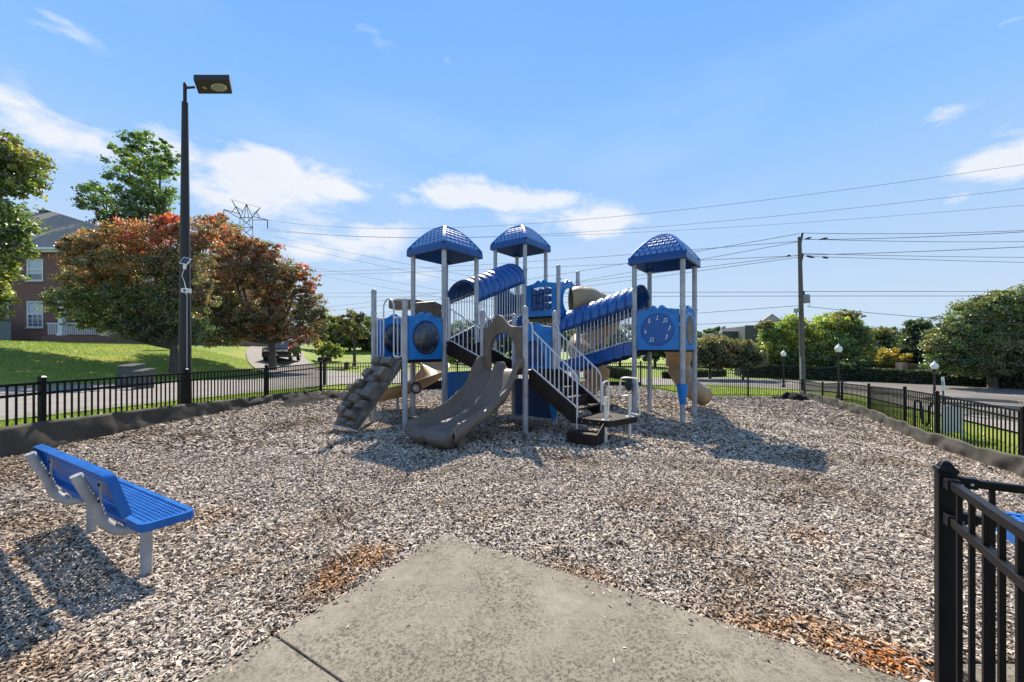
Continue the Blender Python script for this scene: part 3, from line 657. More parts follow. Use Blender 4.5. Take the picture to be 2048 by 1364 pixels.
# ---- pipe rails
def pick(g, p, q, r=.0125): g.tube([p, q], r, 6, False)
def railing(p, q, zb0, zb1, h, n, parent=PS, ends=True, r=.017, label=None, name='handrail'):
    """sloping rail between ground points p and q: bottom rail rises zb0->zb1, top rail h above"""
    g = G(); A0, B0 = at(p, zb0), at(q, zb1); A1, B1 = at(p, zb0+h), at(q, zb1+h)
    g.tube([A0, B0], r, 8); g.tube([A1, B1], r, 8)
    if ends: g.tube([A0, A1], r, 8); g.tube([B0, B1], r, 8)
    o = g.build(name, RAILM, parent, smooth=True)
    for i in range(1, n):
        t_ = i/n; G().tube([A0.lerp(B0, t_), A1.lerp(B1, t_)], .0125, 6, False).build('baluster', RAILM, o, smooth=True)
    return o
# loops beside the climbing wall and the hoop over it
for s0, s1 in ((.12, .33), (.66, .90)):
    p, q = b1.lerp(b2, s0), b1.lerp(b2, s1); z0, z1 = ZB+.04, ZB+.92; g = G(); c = .05
    d = (q-p).normalized()*c
    g.tube([at(p, z0+c), at(p, z0+c*.3)+d*.3, at(p, z0)+d, at(q, z0)-d, at(q, z0+c*.3)-d*.3, at(q, z0+c), at(q, z1-c), at(q, z1)-d, at(p, z1)+d, at(p, z1-c), at(p, z0+c)], .017, 8)
    g.tube([at((p+q)/2, z0), at((p+q)/2, z1)], .014, 8)
    e0 = b1 if s0 < .5 else b2; ee = p if s0 < .5 else q
    g.tube([at(e0, z0+.02), at(ee, z0+.02)], .015, 8); g.tube([at(e0, z1-.02), at(ee, z1-.02)], .015, 8)
    g.build('guard_rail', RAILM, PS, smooth=True)
p, q = b1.lerp(b2, .33), b1.lerp(b2, .66); m_ = (p+q)/2; hr = (q-p).length/2
G().tube([at(p, ZB+.9)]+arc(at(m_, ZB+1.16), hr, math.pi, 0, 10, UH, ZUP)+[at(q, ZB+.9)], .018, 8).build('grab_hoop', RAILM, PS, smooth=True)
# ---- climbing wall
top0, top1 = b1+UH*.13, b2-UH*.10; dn = -VH
base = V3((0, 0, 0)); run = 1.08; zt, zb_ = ZB-.03, .10
def CW(s_, t_, up=0.0):
    s_ = .5+(s_-.5)*(1-.10*t_)
    nrm = (dn*(zt-zb_)+ZUP*run).normalized()
    return at(top0.lerp(top1, s_), zt)+dn*run*t_-UH*.07*t_+V3((0, 0, (zb_-zt)*t_))+nrm*up
g = G(); nrow, ncol = 12, 5; rows = []
for i in range(nrow+1):
    rows.append([CW(j/ncol, i/nrow, .02*math.sin(i*2.1+j*1.7)+.012*math.cos(i*5+j*3)) for j in range(ncol+1)])
g.grid(rows); g.grid([[CW(j/ncol, i/nrow, -.10) for j in range(ncol+1)] for i in range(nrow+1)])
for s_ in (0, ncol):
    g.grid([[rows[i][s_], CW(s_/ncol, i/nrow, -.10)] for i in range(nrow+1)])
g.grid([[rows[0][j], CW(j/ncol, 0, -.10)] for j in range(ncol+1)]); g.grid([[rows[nrow][j], CW(j/ncol, 1, -.10)] for j in range(ncol+1)])
wall = g.build('climbing_wall', ROCK, PS, bevel=.012)
rn = random.Random(5)
for (s_, t_, sw_, st_, up) in ((.18, .05, .16, .07, .11), (.62, .06, .2, .07, .12), (.40, .17, .22, .06, .08), (.12, .24, .12, .08, .10), (.80, .26, .18, .09, .17), (.48, .33, .2, .07, .09), (.18, .42, .12, .06, .15), (.66, .43, .2, .06, .08),
                       (-.03, .50, .13, .06, .14), (.36, .53, .2, .06, .08), (.80, .55, .2, .08, .15), (-.05, .63, .14, .06, .14), (.50, .66, .18, .06, .16), (.14, .72, .2, .05, .08), (.78, .71, .18, .07, .11), (.26, .83, .16, .06, .15), (.66, .85, .18, .05, .13), (.45, .93, .16, .04, .07), (.80, .95, .14, .03, .06)):
    g = G(); up *= 1.25; st_ *= .85; tp = [CW(s_+a*sw_*.90, t_+b*st_*.80, up) for a, b in ((-1, -1), (1, -1), (1, 1), (-1, 1))]; bt = [CW(s_+a*sw_, t_+b*st_, 0) for a, b in ((-1, -1), (1, -1), (1, 1), (-1, 1))]
    tp = [p+V3((rn.uniform(-.012, .012), rn.uniform(-.012, .012), rn.uniform(-.012, .012))) for p in tp]
    g.add(tp+bt, [(0, 1, 2, 3), (0, 4, 5, 1), (1, 5, 6, 2), (2, 6, 7, 3), (3, 7, 4, 0), (7, 6, 5, 4)]).build('climbing_hold', ROCK, wall, bevel=.012)
G().tube([CW(0, 1.0, -.12), CW(0, 1.02, .05), CW(1, 1.02, .05), CW(1, 1.0, -.12)], .014, 6).build('foot_bar', RAILM, wall)
# ---- arch at the head of the wave slide
o_, ex, ey, nn = frame(l1, l2, ZL_-.02); w_ = (l2-l1).length-2*PR+.01
out = [(-w_/2, -.04), (-w_/2+.17, -.04)]
out += [(-w_/2+.17, .1)]+[((w_/2-.15)*-math.cos(math.pi*i/16)*1.0, .30+.50*math.sin(math.pi*i/16)) for i in range(1, 16)]+[(w_/2-.17, .1), (w_/2-.17, -.04), (w_/2, -.04)]
for i in range(25):
    s_ = 1-2*i/24; x = s_+.18; out.append((s_*w_/2, .92+.27*math.exp(-(x/.40)**2)))
G().plate(out, [], o_, ex, ey, .05).build('slide_arch', TAN, PS, bevel=.03, smooth=True)
# ---- double wave slide
SL = 2.12
prof = [(0, .02), (.08, .02), (.16, .0), (.30, -.13), (.5, -.34), (.72, -.56), (.95, -.76), (1.15, -.86), (1.35, -.90), (1.6, -.945), (1.85, -.965), (2.02, -.955), (2.12, -.975), (2.17, -1.05)]
def pz(s_):
    for (a, za), (b, zb2) in zip(prof, prof[1:]):
        if s_ <= b: t_ = (s_-a)/(b-a); t_ = t_; return za+(zb2-za)*t_
    return prof[-1][1]
def pzs(s_): return sum(pz(min(max(s_+d, 0), 2.17)) for d in (-.08, -.04, 0, .04, .08))/5
mid = (l1+l2)/2; rows = []; W_ = .56
for i in range(45):
    s_ = 2.17*i/44; row = []
    side_h = .27+.10*math.exp(-((s_-.26)/.16)**2)-.13*S01((s_-1.5)/.6)+.05*math.exp(-((s_-1.0)/.25)**2)-.05*math.exp(-((s_-.62)/.15)**2)
    rid_h = .15+.11*math.exp(-((s_-.30)/.14)**2)-.10*S01((s_-1.25)/.7)
    for j in range(33):
        x = -1+2*j/32; ax = abs(x)
        c_ = side_h*S01((ax-.78)/.20)+rid_h*math.exp(-(ax/.13)**2)
        if ax > .985: c_ -= .05
        flare = 1+.07*S01((s_-1.3)/.8)
        end_out = .10*(1-x*x)*S01((s_-1.8)/.37)
        row.append(at(mid+UH*x*W_*flare-VH*(s_*.955+end_out-.02), ZL_+float(pzs(s_))+float(c_)))
    rows.append(row)
g = G().grid(rows)
for j0 in (0, 32):                                     # outer skirts
    sg = -1 if j0 == 0 else 1
    g.grid([[r_[j0], r_[j0]+UH*sg*.035-V3((0, 0, .04)), r_[j0]+UH*sg*.03-V3((0, 0, .16)), r_[j0]+UH*sg*-.03-V3((0, 0, .27-.08*i/44))] for i, r_ in enumerate(rows)])
g.grid([[p, p-VH*.03-V3((0, 0, .05)), p+VH*.02-V3((0, 0, .16)), p+VH*.16-V3((0, 0, .20))] for p in rows[-1]])
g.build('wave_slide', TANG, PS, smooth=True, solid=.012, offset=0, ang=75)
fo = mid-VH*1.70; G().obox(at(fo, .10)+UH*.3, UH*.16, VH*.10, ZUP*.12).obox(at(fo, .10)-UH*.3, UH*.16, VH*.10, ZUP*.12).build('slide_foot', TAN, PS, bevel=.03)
# ---- stairs: stringers, treads, rails
def flight(p0, p1, q0, q1, z0, z1, n, rail=True, nb=11, rh=.86, strh=.30, curl=True):
    """p0->p1 near side, q0->q1 far side; z0 at the top end, z1 at the foot"""
    for a, b in ((p0, p1), (q0, q1)):
        d = (b-a).normalized(); G().plate([(0, z0+.02), (.12, z0+.02), ((b-a).length, z1+.16), ((b-a).length, z1-.10), ((b-a).length-.12, z1-.10), (0, z0-strh)], [], V3((a.x, a.y, 0)), d, ZUP, .012).build('stringer', DECKM, PS, bevel=.004)
    for i in range(n):
        t0, t1 = i/n, (i+1)/n; z = z0-(z0-z1)*(i+1)/(n+1)
        g = G(); A, B, C, D = p0.lerp(p1, t0), p0.lerp(p1, t1), q0.lerp(q1, t1), q0.lerp(q1, t0)
        g.add([at(x, z) for x in (A, B, C, D)]+[at(x, z-.035) for x in (A, B, C, D)], [(0, 1, 2, 3), (7, 6, 5, 4), (0, 4, 5, 1), (1, 5, 6, 2), (2, 6, 7, 3), (3, 7, 4, 0)])
        zz = z+(z0-z1)/(n+1)-.03
        g.add([at(A, z), at(D, z), at(D, zz), at(A, zz), at(A.lerp(B, .06), z), at(D.lerp(C, .06), z), at(D.lerp(C, .06), zz), at(A.lerp(B, .06), zz)], [(0, 1, 2, 3), (4, 5, 6, 7), (0, 3, 7, 4), (1, 2, 6, 5)])
        g.build('tread', DECKM, PS)
    if rail:
        for a, b in ((p0, p1), (q0, q1)):
            d = (b-a).normalized(); L_ = (b-a).length; g = G(); zlo0, zlo1 = z0+.05, z1+.20
            T0, T1 = at(a+d*.05, z0+rh), at(b, z1+rh-.02); B0, B1 = at(a+d*.05, zlo0), at(b, zlo1)
            if curl: g.tube([at(a, z0+rh+.12), at(a+d*.05, z0+rh+.10), at(a+d*.085, z0+rh+.03), at(a+d*.09, zlo0+.02), at(a+d*.05, zlo0-.04), at(a, zlo0-.04)], .017, 8); 
            g.tube([T0+d*.04-V3((0, 0, .05)), T1-d*.10+V3((0, 0, (z0-z1)*.06)), T1-d*.03-V3((0, 0, .03)), T1-V3((0, 0, .10)), at(b, zlo1), at(b, z1-.25)], .018, 8)
            g.tube([B0+d*.03, B1], .016, 8)
            o = g.build('handrail', RAILM, PS, smooth=True)
            for i in range(1, nb):
                t_ = .06+.94*i/nb; A_, B_ = B0.lerp(B1, t_), T0.lerp(T1, t_); G().tube([A_, V3((A_.x, A_.y, B_.z-.02))], .0125, 6, False).build('baluster', RAILM, o, smooth=True)
st0, st1 = l2+VH*.06+UH*.05, l3-VH*.06+UH*.05
flight(st0, st0+UH*1.10, st1, st1+UH*1.10, ZL_, .40, 4, nb=10)
flight(a2+VH*.06+UH*.04, l1+VH*.10, a3-VH*.06+UH*.04, l4-VH*.06, ZA, ZL_, 3, nb=8)
# transfer platform with step and grab handles
tp = [st0+UH*1.11, st0+UH*1.74-VH*.0, st1+UH*1.50, st1+UH*1.11]
g = G(); tq = [tp[0]-VH*.02, tp[1], tp[1]+UH*.22+VH*.80, tp[3]+VH*.02]
g.v = [at(x, .41) for x in tq]+[at(x, .30) for x in tq]; g.f = [(0, 1, 2, 3), (7, 6, 5, 4), (0, 4, 5, 1), (1, 5, 6, 2), (2, 6, 7, 3), (3, 7, 4, 0)]
plat = g.build('transfer_platform', DECKM, PS, bevel=.006)
s0, s1 = tq[0]-VH*.02, tq[1]-VH*.02-UH*.10
g = G(); g.add([at(s0-VH*.30-UH*.05, .20), at(s1-VH*.30, .20), at(s1, .20), at(s0, .20)]+[at(s0-VH*.30-UH*.05, .02), at(s1-VH*.30, .02), at(s1, .02), at(s0, .02)], [(0, 1, 2, 3), (7, 6, 5, 4), (0, 4, 5, 1), (1, 5, 6, 2), (2, 6, 7, 3), (3, 7, 4, 0)])
g.add([at(s1-VH*.31, .20), at(s1, .38), at(s1, .16), at(s1-VH*.31, .02)]+[at(s1-VH*.31+UH*.02, .20), at(s1+UH*.02, .38), at(s1+UH*.02, .16), at(s1-VH*.31+UH*.02, .02)], [(0, 1, 2, 3), (7, 6, 5, 4), (0, 4, 5, 1), (1, 5, 6, 2), (2, 6, 7, 3), (3, 7, 4, 0)])
g.build('step', DECKM, PS, bevel=.004)
for i in range(3): G().lathe([(.012, 0), (.01, .008), (.002, .01)], at(s0.lerp(s1, .2+.32*i), .355)-VH*.0, 8, -VH).build('bolt', CLAMP, PS)
h1, h2 = tq[1]-UH*.10+VH*.06, tq[2]-UH*.12-VH*.10
for hp, hgt in ((h1, .42), (h2, .42)):
    g = G(); g.tube([at(hp, -.02), at(hp, .41+hgt)], .032, 12); g.lathe([(.075, 0), (.07, .012), (.035, .016)], at(hp, .41), 14)
    hd = g.build('grab_handle', HANDM, PS, smooth=True)
    dd = UH if hp is h2 else VH; zc = .41
    loop = [at(hp, zc+.34), at(hp-dd*.06, zc+.29), at(hp-dd*.12, zc+.33), at(hp-dd*.13, zc+.60), at(hp-dd*.08, zc+.68), at(hp+dd*.10, zc+.70), at(hp+dd*.14, zc+.62), at(hp+dd*.12, zc+.12), at(hp+dd*.05, zc+.06), at(hp, zc+.08)] if hp is h1 else \
           [at(hp, zc+.40), at(hp-dd*.18, zc+.40), at(hp-dd*.18, zc+.66), at(hp-dd*.13, zc+.73), at(hp+dd*.10, zc+.73), at(hp+dd*.15, zc+.66), at(hp+dd*.20, zc+.12), at(hp+dd*.15, zc+.05), at(hp, zc+.08)]
    G().tube(smooth_path(loop, 5), .017, 8).build('loop', HANDM, hd, smooth=True)
# ---- covered stairs (arched roof of overlapping ribs over a railed flight)
def covered(p0, p1, q0, q1, z0, z1, zr0, zr1, zt0, zt1, nseg=9, nb=17, skirt=True, apex=.56):
    """p: near side, q: far side, from low end 0 to high end 1; zr bottom rail, zt top rail"""
    n = 6
    for i in range(n):
        t0, t1 = i/n, (i+1)/n; z = z0+(z1-z0)*(i+.6)/n; A, B, C, D = p0.lerp(p1, t0), p0.lerp(p1, t1), q0.lerp(q1, t1), q0.lerp(q1, t0); g = G()
        g.add([at(x, z) for x in (A, B, C, D)]+[at(x, z-.05) for x in (A, B, C, D)], [(0, 1, 2, 3), (7, 6, 5, 4), (0, 4, 5, 1), (1, 5, 6, 2), (2, 6, 7, 3), (3, 7, 4, 0)]).build('tread', DECKM, PS)
    if skirt:
        for a, b in ((p0, p1), (q0, q1)):
            L_ = (b-a).length; d = (b-a).normalized(); nsk = 8
            for i in range(nsk):
                t0, t1 = i/nsk, (i+.96)/nsk
                za, zb2 = zr0+(zr1-zr0)*t0, zr0+(zr1-zr0)*t1
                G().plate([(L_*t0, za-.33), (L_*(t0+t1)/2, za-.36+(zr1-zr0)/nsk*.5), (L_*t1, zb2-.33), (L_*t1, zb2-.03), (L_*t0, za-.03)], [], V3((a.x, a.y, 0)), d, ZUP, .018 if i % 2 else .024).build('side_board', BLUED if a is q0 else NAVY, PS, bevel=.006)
    for a, b in ((p0, p1), (q0, q1)):
        d = (b-a).normalized(); g = G(); A0, B0, A1, B1 = at(a+d*.06, zr0), at(b-d*.06, zr1), at(a+d*.06, zt0), at(b-d*.06, zt1)
        g.tube([A0, B0], .017, 8); g.tube([A1, B1], .017, 8); g.tube([A0, A1], .017, 8); g.tube([B0, B1], .017, 8)
        o = g.build('handrail', RAILM, PS, smooth=True)
        for i in range(1, nb):
            t_ = i/nb; G().tube([A0.lerp(B0, t_), A1.lerp(B1, t_)+V3((0, 0, .05))], .0125, 6, False).build('baluster', RAILM, o, smooth=True)
    # cover: ribs
    mid0, mid1 = (p0+q0)/2, (p1+q1)/2; ax = (mid1-mid0).normalized(); sx = (q0-p0).normalized(); r = (q0-p0).length/2
    slope = (zt1-zt0)/(mid1-mid0).length; L_ = (mid1-mid0).length
    dir3 = (ax+ZUP*slope).normalized()
    cv = None
    for k in range(nseg):
        t0, t1 = k/nseg, (k+1.10)/nseg; rows = []
        for m_i in range(5):
            u_ = m_i/4; t_ = t0+(t1-t0)*u_; t_ = min(t_, 1.02); base_ = at(mid0+ax*L_*t_, zt0+(zt1-zt0)*t_)
            rr_ = r*(1.0+.10*math.sin(math.pi*(.12+.76*u_))-.035*u_)
            rows.append([base_+sx*rr_*math.cos(a)*-1+ZUP*(apex/r*rr_*math.sin(a)) - ZUP*(.03 if True else 0) for a in [math.pi*(-.03+1.06*j/14) for j in range(15)]])
        o = G().grid(rows).build('cover_rib', NAVY, PS, smooth=True, solid=.02, offset=0, ang=60)
        for j in (4, 10):
            p = rows[2][j]; G().lathe([(.018, 0), (.016, .012), (.004, .016)], p+V3((0, 0, .008)), 6).build('bolt', BOLT, o)
covered(a3, d1, a4, d2, ZA, ZD, ZA+.10, ZD+.08, 3.02, 3.80, 9, 18, skirt=True)
covered(e1, c1, e2, c4, 1.22, ZC, 1.36, 1.94, 2.24, 2.86, 9, 20, skirt=True)
# short guard rails on open edges
railing(a2+UH*.02, a2+UH*.16+VH*.0, ZA+.05, ZA+.05, 1.0, 2)
railing(d2, d1, ZD+.05, ZD+.05, .02, 2, ends=False); railing(d1+VH*.0, d1+VH*-.0+UH*-.28, ZD+.05, ZD+.05, 1.12, 3)
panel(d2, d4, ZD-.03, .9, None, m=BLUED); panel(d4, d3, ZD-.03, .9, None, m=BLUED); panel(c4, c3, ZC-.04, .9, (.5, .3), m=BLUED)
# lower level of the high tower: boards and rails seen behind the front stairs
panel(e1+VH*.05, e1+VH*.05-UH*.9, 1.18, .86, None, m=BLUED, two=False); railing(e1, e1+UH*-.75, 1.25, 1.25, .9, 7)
# ---- hood and open spiral slide behind the left towers
o_, ex, ey, nn = frame(a1, a4, ZA-.02); w_ = (a4-a1).length-2*PR
out = [(-w_/2, 0), (-w_/2+.15, 0), (-w_/2+.15, .5), (-.25, .72), (.25, .72), (w_/2-.15, .5), (w_/2-.15, 0), (w_/2, 0), (w_/2, 1.06), (.1, 1.16), (-w_/2, 1.06)]
G().plate(out, [], o_, ex, ey, .04).build('slide_hood', TAN, PS, bevel=.02)
hb = a1+V3((-.30, .55, 0)); G().obox(at(hb, 2.92), V3((.43, -.05, 0)), V3((.03, .25, 0)), V3((0, 0, .12))).obox(at(hb+V3((.0, .05, 0)), 3.03), V3((.28, -.03, 0)), V3((.03, .2, 0)), V3((0, 0, .05))).build('slide_hood', TAN, PS, bevel=.04)
def trough(path, r, m, name, open_=True, rings=None, th=.02, a_lo=-1.72, a_hi=1.72, flare=0, taper=0.0):
    pts = smooth_path(path, 8); rows = []
    for i, p in enumerate(pts):
        t_ = (pts[min(i+1, len(pts)-1)]-pts[max(i-1, 0)]); t_.z *= .4; t_.normalize(); sd_ = t_.cross(ZUP).normalized(); up = sd_.cross(t_).normalized()
        rr_ = r*(1-taper*i/len(pts))*(1+(.07*abs(math.sin(i*math.pi/(rings or 8))) if rings else 0))
        row = []
        for j in range(17):
            a = (a_lo+(a_hi-a_lo)*j/16) if open_ else 2*math.pi*j/17
            q_ = p+sd_*rr_*math.sin(a)-up*rr_*math.cos(a)
            if open_ and j in (0, 16): q_ = q_+sd_*(.05 if j == 16 else -.05)-up*.03
            row.append(q_)
        rows.append(row)
    return G().grid(rows, close=not open_).build(name, m, PS, smooth=True, solid=th, offset=0, ang=70)
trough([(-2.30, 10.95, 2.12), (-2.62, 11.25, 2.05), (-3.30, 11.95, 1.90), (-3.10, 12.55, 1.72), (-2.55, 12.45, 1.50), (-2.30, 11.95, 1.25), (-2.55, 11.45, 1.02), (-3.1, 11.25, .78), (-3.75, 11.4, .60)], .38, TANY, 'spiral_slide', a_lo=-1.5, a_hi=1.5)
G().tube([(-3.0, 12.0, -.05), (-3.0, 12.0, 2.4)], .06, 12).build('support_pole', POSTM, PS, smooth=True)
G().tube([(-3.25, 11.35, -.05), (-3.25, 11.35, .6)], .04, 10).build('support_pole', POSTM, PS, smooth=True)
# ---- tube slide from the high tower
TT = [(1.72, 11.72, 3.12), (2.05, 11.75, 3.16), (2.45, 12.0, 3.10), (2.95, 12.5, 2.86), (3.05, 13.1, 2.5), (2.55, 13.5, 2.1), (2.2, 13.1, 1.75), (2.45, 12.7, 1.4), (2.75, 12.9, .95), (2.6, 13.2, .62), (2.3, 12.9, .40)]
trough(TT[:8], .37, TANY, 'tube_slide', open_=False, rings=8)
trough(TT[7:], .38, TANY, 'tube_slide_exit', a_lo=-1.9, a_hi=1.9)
G().tube([(3.0, 13.0, -.3), (3.0, 13.0, 2.3)], .055, 12).build('support_pole', POSTM, PS, smooth=True)
G().tube([(2.05, 13.3, -.1), (2.05, 13.3, 1.6)], .04, 10).build('support_pole', POSTM, PS, smooth=True)
# ---- tan spiral tube behind the right tower
TR = [(4.25, 10.85, 2.0), (4.55, 11.3, 1.95), (4.98, 11.75, 1.72), (5.15, 12.2, 1.45), (4.95, 12.45, 1.2), (5.0, 12.0, .98), (5.25, 11.75, .75), (5.65, 11.75, .52), (6.0, 11.9, .36)]
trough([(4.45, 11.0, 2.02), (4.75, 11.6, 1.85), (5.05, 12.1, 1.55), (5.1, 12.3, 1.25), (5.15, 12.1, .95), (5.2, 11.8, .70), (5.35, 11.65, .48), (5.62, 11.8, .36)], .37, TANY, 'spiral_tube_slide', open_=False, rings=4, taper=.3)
G().lathe([(.26, 0), (.29, .02), (.30, .05), (.27, .07), (.24, .07), (.24, 0)], V3((5.60, 11.79, .36)), 20, (1, .5, -.3)).build('tube_mouth', TANY, PS, smooth=True)
# ladder-like white frame seen beside the exit
G().tube(smooth_path([(1.75, 10.7, -.05), (1.75, 10.7, .9), (1.68, 10.75, 1.08), (1.5, 10.85, 1.12), (1.3, 11.0, 1.0), (1.28, 11.0, -.05)], 4), .025, 8).build('grab_hoop', RAILM, PS, smooth=True)
# ------------------------------------------------------------------ metal fences
def unit_box(name, m, w_=.5, h0=0, h1=1):
    me = bpy.data.meshes.new(name); v = [(x, y, z) for x in (-w_, w_) for y in (-w_, w_) for z in (h0, h1)]
    me.from_pydata(v, [], [(0, 1, 3, 2), (4, 6, 7, 5), (0, 4, 5, 1), (2, 3, 7, 6), (0, 2, 6, 4), (1, 5, 7, 3)]); me.materials.append(m); me.update(); return me
PICK = unit_box('picket', BLACKM)
def fence(label, pts, top, spacing=.10, pw=.019, postw=.064, skip=(), rails=(0, .15), bottom=.06, railh=.036, post_ends=(True, True), group=None, base=None):
    """pts (x, y); top(i) = height of the top rail at post i; ground from H"""
    x0, y0 = pts[0]; root = thing('metal_fence', (x0, y0, H(x0, y0)), label, 'fence', group)
    Z0 = [base[i] if base else H(x, y) for i, (x, y) in enumerate(pts)]; ZT = [top[i] for i in range(len(pts))]
    for i, (x, y) in enumerate(pts):
        if (i == 0 and not post_ends[0]) or (i == len(pts)-1 and not post_ends[1]): continue
        d = V3((pts[min(i+1, len(pts)-1)][0]-pts[max(i-1, 0)][0], pts[min(i+1, len(pts)-1)][1]-pts[max(i-1, 0)][1], 0)).normalized(); s_ = V3((d.y, -d.x, 0)); hw = postw/2
        g = G(); zt = ZT[i]+.055; g.obox((x, y, (Z0[i]-.05+zt)/2), d*hw, s_*hw, (0, 0, (zt-Z0[i]+.05)/2)); o = g.build('post', BLACKM, root, bevel=.003)
        g = G(); c = V3((x, y, zt)); e = hw+.004
        g.add([c+d*a*e+s_*b*e for a, b in ((-1, -1), (1, -1), (1, 1), (-1, 1))]+[c+d*a*e+s_*b*e+V3((0, 0, .012)) for a, b in ((-1, -1), (1, -1), (1, 1), (-1, 1))]+[c+d*a*e*.45+s_*b*e*.45+V3((0, 0, .03)) for a, b in ((-1, -1), (1, -1), (1, 1), (-1, 1))],
              [(0, 1, 2, 3), (0, 1, 5, 4), (1, 2, 6, 5), (2, 3, 7, 6), (3, 0, 4, 7), (4, 5, 9, 8), (5, 6, 10, 9), (6, 7, 11, 10), (7, 4, 8, 11), (8, 9, 10, 11)])
        g.build('post_cap', BLACKM, o)
    for i in range(len(pts)-1):
        A, B = V3((*pts[i], 0)), V3((*pts[i+1], 0)); d = (B-A).normalized(); Ln = (B-A).length; a, b = A+d*postw/2, B-d*postw/2
        for r_ in rails: G().beam(at(a, ZT[i]-r_-railh/2), at(b, ZT[i+1]-r_-railh/2), .034, railh).build('rail', BLACKM, root, bevel=.003)
        G().beam(at(a, Z0[i]+bottom), at(b, Z0[i+1]+bottom), .034, railh).build('rail', BLACKM, root)
        n = max(1, int(round(Ln/spacing)))
        for k in range(1, n):
            t_ = k/n; p = A.lerp(B, t_); zb_ = Z0[i]+(Z0[i+1]-Z0[i])*t_; zt = ZT[i]+(ZT[i+1]-ZT[i])*t_
            o = bpy.data.objects.new('picket', PICK); COL.objects.link(o); o.location = (p.x, p.y, zb_+.02); o.rotation_euler = (0, 0, math.atan2(d.y, d.x)); o.scale = (pw, pw, zt-.01-zb_-.02); o.parent = root; o.location = V3(o.location)-root.location
    return root
def ztop(px_list, pts): return [EYE-(py-HZ)*p[1]/F for py, p in zip(px_list, pts)]
LF = [(-6.85, 3.3), (-6.85, 5.83), (-6.85, 8.4), (-6.84, 11.14), (-6.83, 14.3)]
fence('black metal fence behind the bench, between the wood chips and the road on the left', LF, [1.19, 1.21, 1.21, 1.20, 1.25], .10)
fence('black metal fence along the back of the playground, behind the tower and slides', BACK, [1.25, 1.20, 1.10, 1.08, 1.05, 1.10, .90, .62, .22], .105, bottom=.05)
RTOP = [.22, .22, .40, .46, .60, .62, .58, .66, .70]
fence('black metal fence down the right side of the playground, beside the parking lot', RIGHT, RTOP, .105)
# the near fence at the end of the path: a corner post with two short runs
p0 = (1.735, 1.60)
dA, dB = V3((-.52, -.855, 0)), V3((.85, -.526, 0))
NF = thing('metal_gate_fence', (p0[0], p0[1], 0), 'close black metal fence corner beside the concrete path at right', 'fence')
def heavy_post(x, y, top):
    g = G().box(x-.027, x+.027, y-.027, y+.027, 0, top); M_ = Matrix.Rotation(math.atan2(dB.y, dB.x), 4, 'Z')
    g.v = [tuple(M_ @ (V3(v)-V3((x, y, 0)))+V3((x, y, 0))) for v in g.v]; o = g.build('post', BLACKM, NF, bevel=.004)
    g = G().lathe([(.043, 0), (.043, .016), (.033, .018), (.028, .027), (.018, .038), (.005, .044)], (x, y, top), 4); g2 = G()
    M2 = Matrix.Rotation(math.atan2(dB.y, dB.x)+math.pi/4, 4, 'Z'); g.v = [tuple(M2 @ (V3(v)-V3((x, y, 0)))+V3((x, y, 0))) for v in g.v]
    g.build('post_cap', BLACKM, o, bevel=.003); return o
heavy_post(p0[0], p0[1], 1.17)
for d, Ln, nsp in ((dA, 1.0, 10), (dB, 1.5, 15)):
    A = V3((p0[0], p0[1], 0))+d*.035; B = A+d*Ln
    for z in (1.135, .995, .10):
        G().beam(at(A+d*.02, z), at(B, z), .028, .030).build('rail', BLACKM, NF, bevel=.004)
        G().beam(at(A, z), at(A+d*.05, z), .038, .042).build('bracket', BLACKM, NF, bevel=.003)
        G().lathe([(.006, 0), (.005, .004), (.001, .005)], at(A+d*.03, z)+V3((d.y, -d.x, 0))*(-.025 if d is dA else .025)+V3((0, 0, .0)), 8, (V3((d.y, -d.x, 0))*(-1 if d is dA else 1))).build('screw', CLAMP, NF)
    for k in range(1, nsp):
        p = A+d*(Ln*k/nsp-.01); o = bpy.data.objects.new('picket', PICK); COL.objects.link(o); o.scale = (.0145, .0145, 1.06); o.rotation_euler = (0, 0, math.atan2(d.y, d.x)); o.parent = NF; o.location = V3((p.x, p.y, .06))-NF.location
heavy_post(p0[0]+dA.x*1.07, p0[1]+dA.y*1.07, 1.17); heavy_post(p0[0]+dB.x*1.57, p0[1]+dB.y*1.57, 1.17)

# ------------------------------------------------------------------ black weed fabric along the foot of the fences
FABM = mat('weathered_weed_fabric', (.030, .027, .020), .75, (.062, .056, .044), 2.2, .5, 6)
FABB = mat('black_plastic_sheet', (.010, .010, .010), .8, (.022, .021, .019), 3, .4, 10, spec=.12)
def fabric(pts, tops, bots, m, label, off=.05, amp=.03, seed=0, flip=1, wavy=0.):
    rn = random.Random(seed); rows = []; cum = 0
    for i in range(len(pts)-1):
        A, B = V3((*pts[i], 0)), V3((*pts[i+1], 0)); d = (B-A).normalized(); s_ = V3((d.y, -d.x, 0))*flip; n = max(2, int((B-A).length/.07))
        for k in range(n+(i == len(pts)-2)):
            t_ = k/n; p = A.lerp(B, t_); zt = tops[i]+(tops[i+1]-tops[i])*t_; zb_ = bots[i]+(bots[i+1]-bots[i])*t_; x = (cum+(B-A).length*t_); row = []
            zt += wavy*(math.sin(x*3.1+seed)+.6*math.sin(x*7.3))*.5
            for j in range(9):
                v = j/8; fold = mnoise.noise(V3((x*2.6, v*1.2, seed)))*amp*1.6+mnoise.noise(V3((x*8, v*2, seed+5)))*amp*.5
                row.append(p+s_*(off+v*.05+fold*(1.1-abs(v-.5)))+V3((0, 0, zt+(zb_-zt)*v)))
            rows.append(row)
        cum += (B-A).length
    o = G().grid(rows).build('weed_fabric', m, None, smooth=True, solid=.006, offset=0, ang=80); return tag(o, label, 'fabric')
def hb_(pts, dz): return [H(x, y)+dz for x, y in pts]
